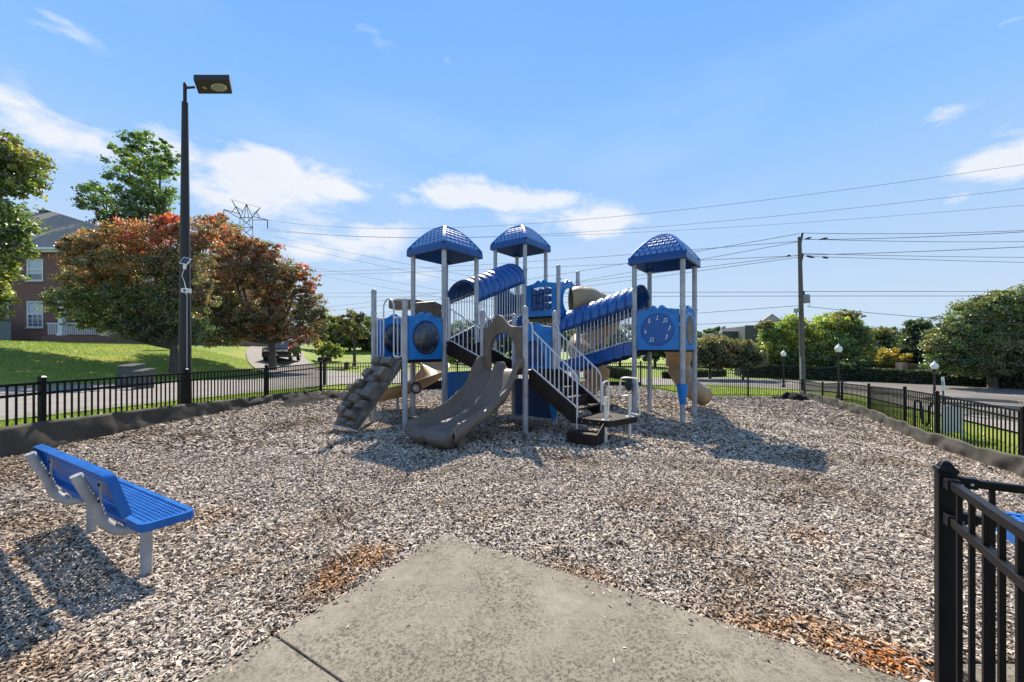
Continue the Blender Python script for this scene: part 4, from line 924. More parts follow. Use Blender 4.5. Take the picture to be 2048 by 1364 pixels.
fabric([(-6.85, 3.3), (-6.85, 5.83), (-6.85, 8.4), (-6.84, 10.6), (-6.84, 12.4), (-6.83, 13.6)], [.66, .64, .56, .45, .40, .30], [.20, .20, .18, .16, .12, .12], FABM, 'grey-brown weed fabric fixed along the foot of the left fence', .05, .03, 1)
fabric(BACK[1:6], [.32, .40, .34, .24, .12], hb_(BACK[1:6], -.05), FABB, 'dark weed fabric along the foot of the back fence, behind the slides', .05, .03, 2)
fabric(RIGHT, [-.30, -.30, -.30, -.30, -.30, -.32, -.26, -.10, .1], hb_(RIGHT, -.06), FABM, 'crumpled grey weed fabric along the foot of the right fence', .05, .045, 3, wavy=.045)
def heap(c, rx, ry, h_, m, label, seed, ang=0):
    rn = random.Random(seed); rows = []; n, k = 16, 24
    for i in range(n):
        r_ = i/(n-1); row = []
        for j in range(k):
            a = 2*math.pi*j/k; e_ = 1+.25*math.sin(a*3+seed)+.12*math.sin(a*7)
            x, y = rx*r_*e_*math.cos(a), ry*r_*e_*math.sin(a); z = h_*(1-r_**1.6)*(.8+.5*mnoise.noise(V3((x*3, y*3, seed))))+.09*mnoise.noise(V3((x*7+3, y*7, seed)))
            X_, Y_ = c[0]+x*math.cos(ang)-y*math.sin(ang), c[1]+x*math.sin(ang)+y*math.cos(ang); row.append(V3((X_, Y_, H(X_, Y_)+max(z, 0)*(1-r_**6)+.005)))
        rows.append(row)
    o = G().grid(rows, True).build('plastic_sheet', m, None, smooth=True, ang=180); return tag(o, label, 'fabric')
heap((-6.2, 11.9), .95, .45, .30, FABB, 'crumpled black sheet heaped at the far end of the left fence', 3, 1.4)
heap((-5.9, 13.2), .75, .35, .22, FABB, 'torn black sheet lying on the chips near the back left corner', 8, .9)
heap((13.3, 19.0), .75, .35, .38, FABB, 'crumpled black sheet in the back right corner by the utility pole', 5, -.6)
GREYS = mat('grey_sheet', (.20, .195, .18), .8, (.30, .29, .27), 4, .3, 12)
heap((-5.05, 13.7), .38, .12, .03, GREYS, 'pale grey sheet scrap on the chips at the back left corner', 11, .3)
heap((13.6, 18.2), .28, .10, .03, GREYS, 'pale grey sheet scrap beside the black one at the back right corner', 12, -.9)

# ------------------------------------------------------------------ bench
def bench(Bn, e, n, label, pipe, length=1.84, e0=-.05, zg=-.06, legs=(.15, 1.38), zs=.378, zt=.79):
    e, n = V3(e).normalized(), V3(n).normalized(); Bn = V3(Bn)
    root = thing('park_bench', (Bn.x, Bn.y, zg), label, 'bench')
    def pt(a, b, z): return Bn+e*a+n*b+V3((0, 0, z-Bn.z))
    def pan(a0, a1, c0, c1, r, up_n, name, na, nb_, thick=.05, slots=False):
        # a along e, c across from c0 to c1 (points b,z); rounded frame and open lattice
        ex = e; ey = (pt(0, c1[0], c1[1])-pt(0, c0[0], c0[1])); wd = ey.length; ey.normalize(); nn = ex.cross(ey).normalized()
        o_ = pt(a0, c0[0], c0[1]); Ln = a1-a0
        def rr(x0, y0, x1, y1, r):
            pts = []
            for cx_, cy_, s_ in ((x1-r, y0+r, -90), (x1-r, y1-r, 0), (x0+r, y1-r, 90), (x0+r, y0+r, 180)):
                pts += [(cx_+r*math.cos(math.radians(s_+18*i)), cy_+r*math.sin(math.radians(s_+18*i))) for i in range(6)]
            return pts
        fr_ = .035; g = G().plate(rr(0, 0, Ln, wd, r), [rr(fr_, fr_, Ln-fr_, wd-fr_, max(r-fr_, .008))], o_, ex, ey, .007)
        outer = rr(0, 0, Ln, wd, r); sgn = -1 if up_n else 1
        g.grid([[o_+ex*x+ey*y+nn*sgn*0 for x, y in outer], [o_+ex*x+ey*y-nn*thick*up_n for x, y in outer]], True)
        o = g.build(name, BLUEM, root, smooth=True, solid=.006, offset=0, bevel=.004, ang=30)
        lat = G()
        for i in range(1, na): x = fr_+(Ln-2*fr_)*i/na; lat.obox(o_+ex*x+ey*wd/2, ex*.0085, ey*(wd/2-fr_), nn*.0046)
        for j in range(1, nb_): y = fr_+(wd-2*fr_)*j/nb_; lat.obox(o_+ex*Ln/2+ey*y, ex*(Ln/2-fr_), ey*.0062, nn*.0042)
        lo = lat.build('mesh_grid', BLUEM, o); lo['kind'] = 'stuff'
        return o
    pan(e0-.06, e0+length, (.13, zs), (.47, zs), .06, -1, 'seat', 40, 9)
    pan(e0, e0+length, (.10, zs+.075), (0, zt), .05, 1, 'backrest', 40, 9)
    for k in (.42, .58): G().obox(pt(e0+length/2, .045+(k-.5)*-.1, zs+.07+(zt-zs-.07)*k), e*(length/2-.04), n*.004, ZUP*.022).build('back_strap', BLUEM, root)
    G().obox(pt(e0+length/2, .30, zs-.03), e*.02, n*.14, ZUP*.012).build('seat_brace', pipe, root)
    for a in legs:
        g = G(); path = [pt(a+.12, -.11, zt-.03), pt(a+.12, -.06, zt-.16), pt(a+.12, -.005, zs+.12), pt(a+.12, .03, zs-.0), pt(a+.09, .10, zs-.085), pt(a+.05, .17, zs-.10), pt(a, .25, zs-.095), pt(a, .36, zs-.07)]
        g.tube(smooth_path(path, 6), .036, 14); o = g.build('arm_tube', pipe, root, smooth=True)
        G().tube([pt(a, .245, zg-.08), pt(a, .245, zs-.07)], .037, 16).build('leg', pipe, root, smooth=True)
        G().obox(pt(a+.10, -.0, (zs+zt)/2+.03)-e*.055, e*.022, n*.005+V3((0, 0, 0)), ZUP*.085).build('bracket', pipe, o, bevel=.003)
        for dz in (-.06, .06): G().lathe([(.014, 0), (.012, .008), (.002, .01)], pt(a+.045, -.008, (zs+zt)/2+.03+dz), 6, -n).build('bolt', BOLT, o)
        G().obox(pt(a, .30, zs-.045), e*.03, n*.13, ZUP*.006).build('seat_plate', pipe, root)
    return root
bench((-2.85, 2.84, .79), (-.868, .497, 0), (.497, .868, 0), 'blue mesh bench with grey curved pipes, seen from behind on the wood chips at left', BENCHG)
# pedestal table behind the near fence
TBL = thing('picnic_table', (3.3, 1.6, 0), 'blue mesh table behind the near black fence at the right edge', 'table')
te, tn_ = V3((.85, -.527, 0)), V3((-.527, -.85, 0)); tc_ = V3((2.655, 2.27, .755)); TL, TWd = 1.25, .85
def rrect(x0, y0, x1, y1, r):
    return [(cx_+r*math.cos(math.radians(s_+18*i)), cy_+r*math.sin(math.radians(s_+18*i))) for cx_, cy_, s_ in ((x1-r, y0+r, -90), (x1-r, y1-r, 0), (x0+r, y1-r, 90), (x0+r, y0+r, 180)) for i in range(6)]
outer = rrect(0, 0, TL, TWd, .07)
g = G().plate(outer, [rrect(.04, .04, TL-.04, TWd-.04, .035)], tc_, te, tn_, .008)
g.grid([[tc_+te*x+tn_*y for x, y in outer], [tc_+te*x+tn_*y-ZUP*.055 for x, y in outer]], True)
top_ = g.build('table_top', BLUEM, TBL, smooth=True, ang=30)
lat = G()
for i in range(1, 34): lat.obox(tc_+te*(.04+(TL-.08)*i/34)+tn_*TWd/2, te*.008, tn_*(TWd/2-.04), ZUP*.0046)
for i in range(1, 24): lat.obox(tc_+te*TL/2+tn_*(.04+(TWd-.08)*i/24), te*(TL/2-.04), tn_*.0075, ZUP*.0042)
lo = lat.build('mesh_grid', BLUEM, top_); lo['kind'] = 'stuff'
for k_ in (.18, .82):
    c_ = tc_+te*TL*k_; G().tube(smooth_path([c_+tn_*.06-ZUP*.04, c_+tn_*.02-ZUP*.13, c_+tn_*.16-ZUP*.24, c_+tn_*.42-ZUP*.22, c_+tn_*.68-ZUP*.24, c_+tn_*.83-ZUP*.13, c_+tn_*.79-ZUP*.04], 5), .032, 12).build('frame_tube', BLUEM, TBL, smooth=True)
    G().tube([at(c_+tn_*.42, 0), at(c_+tn_*.42, .54)], .038, 12).build('leg', BLUEM, TBL, smooth=True)

# ------------------------------------------------------------------ tall lamp with solar camera
lp = P(370, 800, 8.75); lz = H(lp.x, lp.y)-.1
LP = thing('street_lamp', (lp.x, lp.y, lz), 'tall dark lamp post with one flat head, standing by the left fence', 'street lamp')
topz = EYE+(HZ-205)*8.75/F
G().tube([at(lp, lz), at(lp, 1.5), at(lp, topz)], [.125, .115, .058], 14).build('pole', LAMPM, LP, smooth=True)
G().tube([at(lp, topz-.02), at(lp, topz+.40)], .036, 10).lathe([(.036, 0), (.026, .03), (.004, .04)], at(lp, topz+.40), 10).build('pole_tip', LAMPM, LP, smooth=True)
hz_ = topz+.42; G().tube([at(lp, hz_-.10), at(lp, hz_-.10)+V3((.22, -.02, 0))], .024, 8).build('arm', LAMPM, LP, smooth=True)
# head: slanted box, seen from below
hc = at(lp, hz_-.06)+V3((.66, -.05, .0)); hx, hy, hzv = V3((.38, 0, .00)), V3((-.15, .26, .02)), V3((0, 0, .06))
hd = G().obox(hc, hx, hy, hzv).build('lamp_head', LAMPM, LP, bevel=.012)
out = circ(.0, 0, .185, .17, 8, math.pi/8)
bt = hc-hzv; G().plate(out, [], bt+hx.normalized()*.12-V3((0, 0, .004)), hx.normalized(), hy.normalized(), .008).build('lens', GLASSL, hd, bevel=.004)
G().plate([(x*.8, y*.8) for x, y in out], [], bt+hx.normalized()*.11-V3((0, 0, .016)), hx.normalized(), hy.normalized(), .004).build('reflector', mat('dim_reflector', (.32, .32, .31), .3), hd)
G().lathe([(.045, 0), (.04, -.02), (.005, -.03)], bt-hx.normalized()*.19-V3((0, 0, .002)), 10).build('sensor', mat('amber_sensor', (.40, .24, .10), .3), hd)
G().box(lp.x+.108, lp.x+.118, lp.y-.09, lp.y-.08, 0.3, 2.95).build('conduit', CLAMP, LP)
cz = EYE+(HZ-583)*8.7/F
sc = thing('security_camera', (lp.x+.1, lp.y-.1, cz), 'small white security camera clamped to the tall lamp post, below the solar panel', 'camera')
cc = V3((lp.x+.16, lp.y-.16, cz)); G().obox(cc, (.045, -.01, 0), (.03, .07, 0), (0, 0, .045)).build('body', WHITEM, sc, bevel=.01)
G().lathe([(.03, 0), (.03, .006), (.005, .007)], cc+V3((.02, -.075, .0)), 12, (-.2, -1, 0)).build('lens', GREYD, sc)
G().tube([cc+V3((-.03, .02, -.04)), V3((lp.x+.08, lp.y-.06, cz-.05))], .02, 8).build('mount', WHITEM, sc)
pz_ = EYE+(HZ-527)*8.7/F; sp = thing('solar_panel', (lp.x+.1, lp.y-.1, pz_), 'small tilted solar panel on the tall lamp post', 'solar panel')
c_ = V3((lp.x+.14, lp.y-.16, pz_+.03)); G().obox(c_, (.085, 0, -.02), (.02, .04, .075), (-.001, -.006, .004)).build('frame', WHITEM, sp, bevel=.003)
G().obox(c_+V3((0, -.007, .003)), (.066, 0, -.016), (.016, .032, .06), (-.001, -.005, .003)).build('cell', mat('solar_cell', (.06, .055, .06), .25), sp)
G().obox(V3((lp.x+.09, lp.y-.12, pz_-.085)), (.028, 0, 0), (0, .02, 0), (0, 0, .055)).build('battery_box', WHITEM, sp, bevel=.012)
G().tube(smooth_path([(lp.x+.09, lp.y-.13, pz_-.14), (lp.x+.06, lp.y-.15, pz_-.28), (lp.x+.09, lp.y-.14, pz_-.38), (lp.x+.13, lp.y-.14, cz+.05)], 4), .006, 5).build('cable', WHITEM, sp)

# ------------------------------------------------------------------ globe lamps, sign, rack, utility boxes
GLOBE = mat('white_globe_glass', (.78, .77, .74), .25, (.84, .83, .80), 4)
def globe_lamp(px, pyt, pyb, Y, label):
    b_ = P(px, pyb, Y); z1 = EYE+(HZ-pyt)*Y/F; z0 = H(b_.x, b_.y); r = thing('globe_lamp', (b_.x, b_.y, z0), label, 'street lamp', 'white globe lamps by the parking lot'); hh = z1-z0
    R = .158; zc = z1-.25
    G().lathe([(.11, 0), (.11, .06), (.07, .12), (.05, .5), (.045, .55)], (b_.x, b_.y, z0), 12).tube([at(b_, z0+.5), at(b_, zc-.24)], [.045, .036], 10).build('pole', LAMPM, r, smooth=True)
    G().lathe([(.04, -.26), (.08, -.21), (.095, -.17), (.09, -.14)], (b_.x, b_.y, zc), 12).build('collar', LAMPM, r, smooth=True)
    G().lathe([(R*.55, -.15), (R*.85, -.10), (R, -.01), (R*.95, .06), (R*.7, .125), (R*.38, .16), (R*.30, .175), (R*.32, .20), (R*.2, .235), (.01, .25)], (b_.x, b_.y, zc), 18).build('globe', GLOBE, r, smooth=True)
globe_lamp(1567, 700, 765, 25.5, 'white globe lamp farthest back, just left of the wooden utility pole')
globe_lamp(1677, 688, 785, 19.6, 'white globe lamp just right of the wooden utility pole')
globe_lamp(1869, 722, 794, 19.8, 'white globe lamp nearest the leaning blue and white sign')
sp_ = P(1890, 800, 15.4); sz = H(sp_.x, sp_.y); sg = thing('parking_sign', (sp_.x, sp_.y, sz), 'leaning blue and white accessible parking sign beside the right globe lamp', 'sign')
ln = V3((-.09, 0, 1)).normalized(); G().beam(V3((sp_.x, sp_.y, sz-.1)), V3((sp_.x, sp_.y, sz-.1))+ln*1.15, .05, .02, V3((0, 1, 0))).build('post', LAMPM, sg)
pc = V3((sp_.x, sp_.y-.03, sz-.1))+ln*1.14; G().obox(pc, (.11, .045, .007), (0.001, -.003, 0), ln*.26).build('plate', mat('pale_sign_face', (.55, .70, .66), .4), sg)
G().obox(pc+V3((0, -.006, .02)), (.05, .047, .005), (0.0005, -.002, 0), ln*.09).build('symbol_field', BLUEM, sg)
G().lathe([(.022, 0), (.022, .003), (.001, .004)], pc+V3((0, -.012, .055)), 8, (.5, -1, 0)).build('symbol', WHITEM, sg)
# bike rack: one bent pipe in waves
rk = []; b0 = V3((11.05, 10.35, 0))
ra, rb = P(1829, 840, 12.2), P(1872, 838, 11.4); zz = H(ra.x, ra.y)
d_ = V3((rb.x-ra.x, rb.y-ra.y, 0)); pts = [at(ra, zz-.05), at(ra, zz+.60)]
pth = [(0, -.05), (0, .62), (.10, .78), (.24, .78), (.34, .62), (.36, .28), (.46, .12), (.60, .12), (.70, .28), (.72, .62), (.82, .78), (.94, .78), (1.04, .62), (1.04, -.05)]
g = G().tube(smooth_path([at(ra+d_*a, zz+b_) for a, b_ in pth], 5), .030, 8); tag(g.build('bike_rack', BLACKM, smooth=True), 'black wave-shaped bike rack behind the right fence', 'bike rack')
tb = P(1905, 850, 10.6); zz = H(tb.x, tb.y); TBM = mat('pale_box_paint', (.50, .51, .53), .5, (.6, .6, .61), 5)
tbr = thing('notice_board', (tb.x, tb.y, zz), 'pale grey slatted board standing on the grass behind the right fence', 'board')
for i in range(6): G().box(tb.x-.28+i*.096, tb.x-.28+i*.096+.085, tb.y-.02+i*.012, tb.y+.02+i*.012, zz+.12, zz+.84).build('slat', TBM, tbr, bevel=.004)
G().box(tb.x-.3, tb.x+.31, tb.y+.055, tb.y+.075, zz+.74, zz+.80).box(tb.x-.3, tb.x+.31, tb.y+.055, tb.y+.075, zz+.2, zz+.26).build('crossbar', TBM, tbr)
for sx in (-.3, .3): G().box(tb.x+sx-.02, tb.x+sx+.02, tb.y+.04, tb.y+.08, zz-.05, zz+.86).build('leg', TBM, tbr)
UB = mat('utility_box_green', (.06, .075, .065), .6, (.09, .10, .085), 3)
for px, wd, hg, Y, lab in ((262, .62, .75, 15.6, 'squat dark utility cabinet under the red tree, left one with sloping lid'), (288, .35, .62, 15.2, 'narrow grey-green utility cabinet right of the squat one under the red tree')):
    c_ = P(px, 760, Y); z0 = H(c_.x, c_.y); r = thing('utility_box', (c_.x, c_.y, z0), lab, 'utility box', 'utility boxes across the road')
    G().box(c_.x-wd/2, c_.x+wd/2, c_.y-.25, c_.y+.25, z0-.05, z0+hg).build('cabinet', UB, r, bevel=.015)
    g = G(); g.v = [(c_.x-wd/2-.02, c_.y-.28, z0+hg), (c_.x+wd/2+.02, c_.y-.28, z0+hg), (c_.x+wd/2+.02, c_.y+.28, z0+hg), (c_.x-wd/2-.02, c_.y+.28, z0+hg), (c_.x-wd/2-.02, c_.y-.28, z0+hg+.05), (c_.x+wd/2+.02, c_.y-.28, z0+hg+.05), (c_.x+wd/2+.02, c_.y+.28, z0+hg+.14), (c_.x-wd/2-.02, c_.y+.28, z0+hg+.14)]
    g.f = [(0, 1, 2, 3), (4, 5, 6, 7), (0, 1, 5, 4), (1, 2, 6, 5), (2, 3, 7, 6), (3, 0, 4, 7)]; g.build('lid', UB, r)
    G().box(c_.x-.02, c_.x+.02, c_.y-.27, c_.y-.25, z0+hg*.45, z0+hg*.6).build('latch', CLAMP, r)
# mailbox and hydrant-like marker by the drive
mb = P(649, 738, 16.8); z0 = H(mb.x, mb.y); r = thing('mailbox', (mb.x, mb.y, z0), 'black mailbox on a post beyond the back left fence corner', 'mailbox')
G().box(mb.x-.05, mb.x+.05, mb.y-.05, mb.y+.05, z0, z0+1.0).build('post', BLACKM, r)
g = G(); g.grid([[V3((mb.x-.25+.5*i, mb.y+.10*math.cos(a), z0+1.0+.06+.12*math.sin(a)*(1 if a < math.pi+.01 else .5))) for a in [2*math.pi*k/16 for k in range(16)]] for i in (0, 1)], True); g.f += [tuple(range(16)), tuple(range(16, 32))]
g.build('box', BLACKM, r)
G().box(mb.x-.02, mb.x+.06, mb.y-.125, mb.y-.115, z0+1.08, z0+1.2).build('flag', mat('red_flag', (.25, .02, .02), .5), r)
mk = P(693, 727, 31); z0 = H(mk.x, mk.y); tag(G().obox((mk.x, mk.y, z0+.22), (.14, .02, .0), (0, .12, 0), (.03, 0, .28)).build('stump', mat('dark_stump', (.06, .05, .04), .9, (.1, .08, .06), 5), bevel=.05), 'small dark stump on the lawn left of the bare tree', 'stump')
# ------------------------------------------------------------------ trees and shrubs
LEAF = bpy.data.materials.new('leaf'); LEAF.use_nodes = True; t = LEAF.node_tree; t.nodes.clear()
ca = t.nodes.new('ShaderNodeAttribute'); ca.attribute_name = 'tint'
df = t.nodes.new('ShaderNodeBsdfDiffuse'); trl = t.nodes.new('ShaderNodeBsdfTranslucent'); gl = t.nodes.new('ShaderNodeBsdfGlossy'); gl.inputs['Roughness'].default_value = .42
tm = t.nodes.new('ShaderNodeMixRGB'); tm.blend_type = 'MULTIPLY'; tm.inputs[0].default_value = 1; tm.inputs[2].default_value = (1.7, 1.8, .8, 1)
m1 = t.nodes.new('ShaderNodeMixShader'); m1.inputs[0].default_value = .5; m2 = t.nodes.new('ShaderNodeMixShader'); m2.inputs[0].default_value = .10
t.links.new(ca.outputs['Color'], df.inputs[0]); t.links.new(ca.outputs['Color'], tm.inputs[1]); t.links.new(tm.outputs[0], trl.inputs[0])
t.links.new(df.outputs[0], m1.inputs[1]); t.links.new(trl.outputs[0], m1.inputs[2]); t.links.new(m1.outputs[0], m2.inputs[1]); t.links.new(gl.outputs[0], m2.inputs[2])
lo_ = t.nodes.new('ShaderNodeOutputMaterial'); t.links.new(m2.outputs[0], lo_.inputs[0])
BARK = mat('tree_bark', (.055, .045, .036), .9, (.11, .09, .072), 6, .8, 14)
def leaves(lobes, n, size, seed, flat=.55, hollow=.35):
    """lobes: (centre, (rx, ry, rz), [colours], weight); returns verts, quads, colours"""
    rn = np.random.RandomState(seed); vs, cs = [], []
    wts = np.array([l[3]*(l[1][0]*l[1][2])**.9 for l in lobes]); wts = wts/wts.sum()
    for (c, r, cols, w_), f in zip(lobes, wts):
        m_ = int(n*f); per = 46; k = max(5, m_//per); r = np.array(r)
        d = rn.normal(size=(k, 3)); d /= np.linalg.norm(d, axis=1)[:, None]; rad = (rn.uniform(hollow**2, 1, k)**.5)*rn.uniform(.72, 1.2, k)
        cc = np.array(c)+d*rad[:, None]*r; cs_ = np.array(cols)[rn.randint(0, len(cols), k)]*rn.uniform(.65, 1.3, (k, 1)); crad = rn.uniform(.35, .85, k)*min(r.min()*.5, .9)
        idx_ = rn.randint(0, k, m_); off_ = rn.normal(size=(m_, 3))*.5*crad[idx_][:, None]*np.array([1, 1, flat]); p = cc[idx_]+off_
        col = np.clip(1.85*cs_[idx_]*rn.uniform(.6, 1.45, (m_, 1))*rn.uniform(.9, 1.1, (m_, 3)), 0, 1)
        a = rn.normal(size=(m_, 3)); a /= np.linalg.norm(a, axis=1)[:, None]; b_ = np.cross(a, rn.normal(size=(m_, 3))); b_ /= np.linalg.norm(b_, axis=1)[:, None]
        s_ = size*rn.uniform(.6, 1.35, (m_, 1)); a *= s_*.5; b_ *= s_*.34
        vs.append(np.stack([p-a, p+b_*.9-a*.1, p+a, p-b_*.9-a*.1], 1).reshape(-1, 3)); cs.append(np.repeat(np.concatenate([col, np.ones((m_, 1))], 1), 4, 0))
    v = np.concatenate(vs); c_ = np.concatenate(cs); return v, np.arange(len(v)).reshape(-1, 4), c_
def limbs(root, base, ends, r0, m=BARK, fork=None, twigs=3, seed=0):
    rn = random.Random(seed); base = V3(base); fork = V3(fork) if fork is not None else base+V3((0, 0, 1.6))
    g = G(); g.tube([base-V3((0, 0, .2)), base+(fork-base)*.08, base+(fork-base)*.5, fork], [r0*1.35, r0*1.05, r0*.92, r0*.8], 10)
    g.build('trunk', m, root, smooth=True)
    for e_ in ends:
        e_ = fork.lerp(V3(e_), .85); L_ = (e_-fork).length; md = fork.lerp(e_, .5)+V3((rn.uniform(-.08, .08)*L_, rn.uniform(-.08, .08)*L_, -.06*L_)); p = smooth_path([fork-(fork-base)*.06, md, e_], 4); n = len(p)
        g = G(); g.tube(p, [r0*.55*(1-.8*i/n)+.008 for i in range(n)], 6)
        for k in range(twigs):
            s_ = p[rn.randint(n//3, n-2)]; q_ = s_+V3((rn.uniform(-1, 1), rn.uniform(-1, 1), rn.uniform(.1, 1))).normalized()*L_*rn.uniform(.12, .28); g.tube([s_, s_.lerp(q_, .5)+V3((0, 0, .04*L_)), q_], [r0*.16, r0*.1, .006], 5)
        g.build('limb', m, root, smooth=True)
def tree(name, label, cat, trunk, Y, lobes, n, size, seed, r0=.16, fork=1.6, depth=.8, flat=.6, group=None, limbn=None, hollow=.35, ybase=None, bright=1.0):
    """trunk (px, py) foot; lobes (px, py, rx, ry, colours[, dy[, weight]]) as the photograph shows them at distance Y"""
    b_ = P(trunk[0], trunk[1], Y); zb_ = H(b_.x, b_.y); r = thing(name, (b_.x, b_.y, zb_), label, cat, group); Ls = []
    for lo in lobes:
        px, py, rx, ry, cols = lo[:5]; dy = lo[5] if len(lo) > 5 else 0; wt = lo[6] if len(lo) > 6 else 1
        c = P(px, py, Y+dy); k = (Y+dy)/F; Ls.append((tuple(c), (rx*k, max(rx*k*depth, .4), ry*k), cols, wt))
    if r0: limbs(r, (b_.x, b_.y, zb_), [l[0] for l in (Ls if limbn is None else Ls[:limbn])], r0, fork=(b_.x, b_.y, zb_+fork), seed=seed)
    v, q, c = leaves(Ls, n, size, seed, flat, hollow); c[:, :3] = np.clip(c[:, :3]*bright, 0, .75); fast_mesh('crown' if cat == 'tree' else 'foliage', v, q, LEAF, c, r)
    return r
GN_ = [(.052, .084, .026), (.074, .112, .032), (.042, .066, .024)]; YG = [(.13, .15, .028), (.09, .12, .026), (.16, .16, .032)]; OL = [(.072, .074, .030), (.048, .052, .024), (.095, .084, .038)]
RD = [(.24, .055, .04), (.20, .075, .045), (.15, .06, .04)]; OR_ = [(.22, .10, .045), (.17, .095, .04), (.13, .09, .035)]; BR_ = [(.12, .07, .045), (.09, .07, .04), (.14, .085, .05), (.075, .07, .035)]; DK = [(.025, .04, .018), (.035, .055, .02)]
tree('maple_tree', 'green and yellow leafy tree cut off by the left edge, before the brick house', 'tree', (-75, 765), 15.5,
     [(25, 325, 66, 42, OL+YG), (-30, 345, 80, 55, GN_), (35, 375, 52, 24, YG+GN_), (0, 300, 55, 30, OR_[:1]+OL+YG), (0, 455, 50, 34, GN_+YG, 0, 1.2), (30, 500, 36, 26, YG+GN_), (-20, 440, 70, 50, GN_), (-5, 545, 36, 30, YG), (-15, 600, 42, 36, YG+GN_), (-50, 540, 60, 50, GN_), (50, 452, 28, 12, GN_), (-60, 620, 50, 30, YG)], 42000, .12, 1, .2, 2.5, limbn=6)
tree('oak_tree', 'tall dark green tree rising behind the brick house roof', 'tree', (290, 600), 40,
     [(285, 285, 42, 24, GN_), (250, 300, 34, 18, GN_), (325, 315, 32, 22, GN_), (290, 335, 60, 34, GN_+YG[:1]), (340, 345, 22, 14, GN_), (255, 355, 50, 28, GN_), (300, 385, 50, 36, GN_), (285, 420, 60, 36, DK+GN_), (190, 385, 38, 24, DK+GN_), (215, 415, 48, 30, DK+GN_), (175, 410, 24, 16, DK), (250, 440, 50, 30, DK), (320, 290, 20, 14, GN_), (285, 480, 50, 50, DK)], 20000, .27, 2, .35, 8, limbn=11, hollow=.3, bright=1.15)
tree('red_maple_tree', 'large tree turning red at the top, just left of the tall lamp post', 'tree', (348, 741), 20.5,
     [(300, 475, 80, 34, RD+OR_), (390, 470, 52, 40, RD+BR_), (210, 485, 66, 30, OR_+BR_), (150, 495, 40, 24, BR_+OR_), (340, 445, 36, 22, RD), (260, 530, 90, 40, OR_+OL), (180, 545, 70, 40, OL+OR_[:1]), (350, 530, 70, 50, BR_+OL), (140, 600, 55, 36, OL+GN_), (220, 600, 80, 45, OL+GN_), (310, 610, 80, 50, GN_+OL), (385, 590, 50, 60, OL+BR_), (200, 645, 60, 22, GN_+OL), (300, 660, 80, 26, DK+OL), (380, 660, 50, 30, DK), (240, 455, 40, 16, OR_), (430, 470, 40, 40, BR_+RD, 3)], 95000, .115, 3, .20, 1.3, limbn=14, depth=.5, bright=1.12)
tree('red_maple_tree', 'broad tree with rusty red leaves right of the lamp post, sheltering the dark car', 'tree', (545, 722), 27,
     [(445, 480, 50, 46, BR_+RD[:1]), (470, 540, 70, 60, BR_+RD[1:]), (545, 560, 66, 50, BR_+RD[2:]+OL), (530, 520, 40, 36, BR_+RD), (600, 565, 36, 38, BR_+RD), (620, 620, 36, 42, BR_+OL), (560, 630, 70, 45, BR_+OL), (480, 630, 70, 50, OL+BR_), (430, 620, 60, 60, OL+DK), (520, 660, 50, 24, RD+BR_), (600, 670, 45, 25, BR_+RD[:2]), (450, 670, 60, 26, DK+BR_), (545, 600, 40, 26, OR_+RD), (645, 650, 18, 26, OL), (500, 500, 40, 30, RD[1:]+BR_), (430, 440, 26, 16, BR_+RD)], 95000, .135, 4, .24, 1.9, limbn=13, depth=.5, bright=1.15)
tree('bare_tree', 'small thinly leaved tree on the bright lawn left of the play structure', 'tree', (709, 725), 34,
     [(705, 640, 30, 18, OL), (685, 655, 22, 14, OL), (725, 660, 22, 16, OL), (705, 665, 34, 16, OR_[1:]+OL), (690, 635, 18, 12, OL), (722, 635, 16, 12, OL)], 3000, .22, 5, .13, 1.9)
# shrubs and woods behind
rn = random.Random(3)
def shrub_row(specs, name, cat, group, Y, n, size, seed):
    for i, (px, py, rx, ry, cols, lab) in enumerate(specs):
        tree(name, lab, cat, (px, py+ry), Y+rn.uniform(-2, 2), [(px, py, rx, ry, cols), (px-rx*.45, py+ry*.25, rx*.6, ry*.7, cols), (px+rx*.5, py+ry*.2, rx*.55, ry*.75, cols), (px+rx*.1, py-ry*.35, rx*.5, ry*.55, cols)], n, size, seed+i, 0.14, 1.0, group=group, limbn=2)
shrub_row([(655, 665, 34, 36, OR_[1:]+YG, 'orange-green tree at the right edge of the rusty red tree'),
           (700, 668, 44, 34, OL+YG, 'olive tree behind the small bare tree'), (748, 672, 40, 36, OL+GN_, 'olive green tree just left of the climbing wall tower')], 'shade_tree', 'tree', 'trees beyond the left lawn', 50, 9000, .34, 20)
shrub_row([(918, 705, 48, 22, YG, 'bright yellow-green bush seen under the left stairs'), (850, 700, 50, 22, YG+OL, 'yellow-green bush seen through the left tower legs'), (660, 700, 26, 16, YG, 'yellow-green bush on the far edge of the lawn')], 'bush', 'bush', 'bushes beyond the lawn', 40, 6000, .2, 30)
far = []
for i, (px, py, rx, ry) in enumerate([(830, 680, 60, 30), (930, 672, 56, 36), (1020, 668, 52, 34), (1090, 655, 48, 44), (1160, 672, 50, 34), (1240, 680, 52, 34), (1310, 676, 48, 36), (1370, 690, 40, 36)]):
    tree('shade_tree', ['olive tree behind the left tower, seen between its posts', 'green tree behind the left stairs', 'olive tree behind the grey-brown slide arch', 'tallest olive tree behind the middle of the play structure', 'olive tree behind the ribbed right bridge, at its low end', 'olive tree seen through the rails of the right bridge', 'green tree behind the left post of the right tower', 'green tree behind the music panel tower'][i], 'tree', (px, 735), 58+(i % 3)*3,
         [(px, py, rx, ry, OL+GN_), (px-rx*.4, py+10, rx*.6, ry*.8, OL), (px+rx*.4, py+8, rx*.6, ry*.8, GN_), (px, py+ry*.7, rx, ry*.6, DK)], 9000, .42, 60+i, .2, 2.0, group='trees beyond the road', limbn=2)
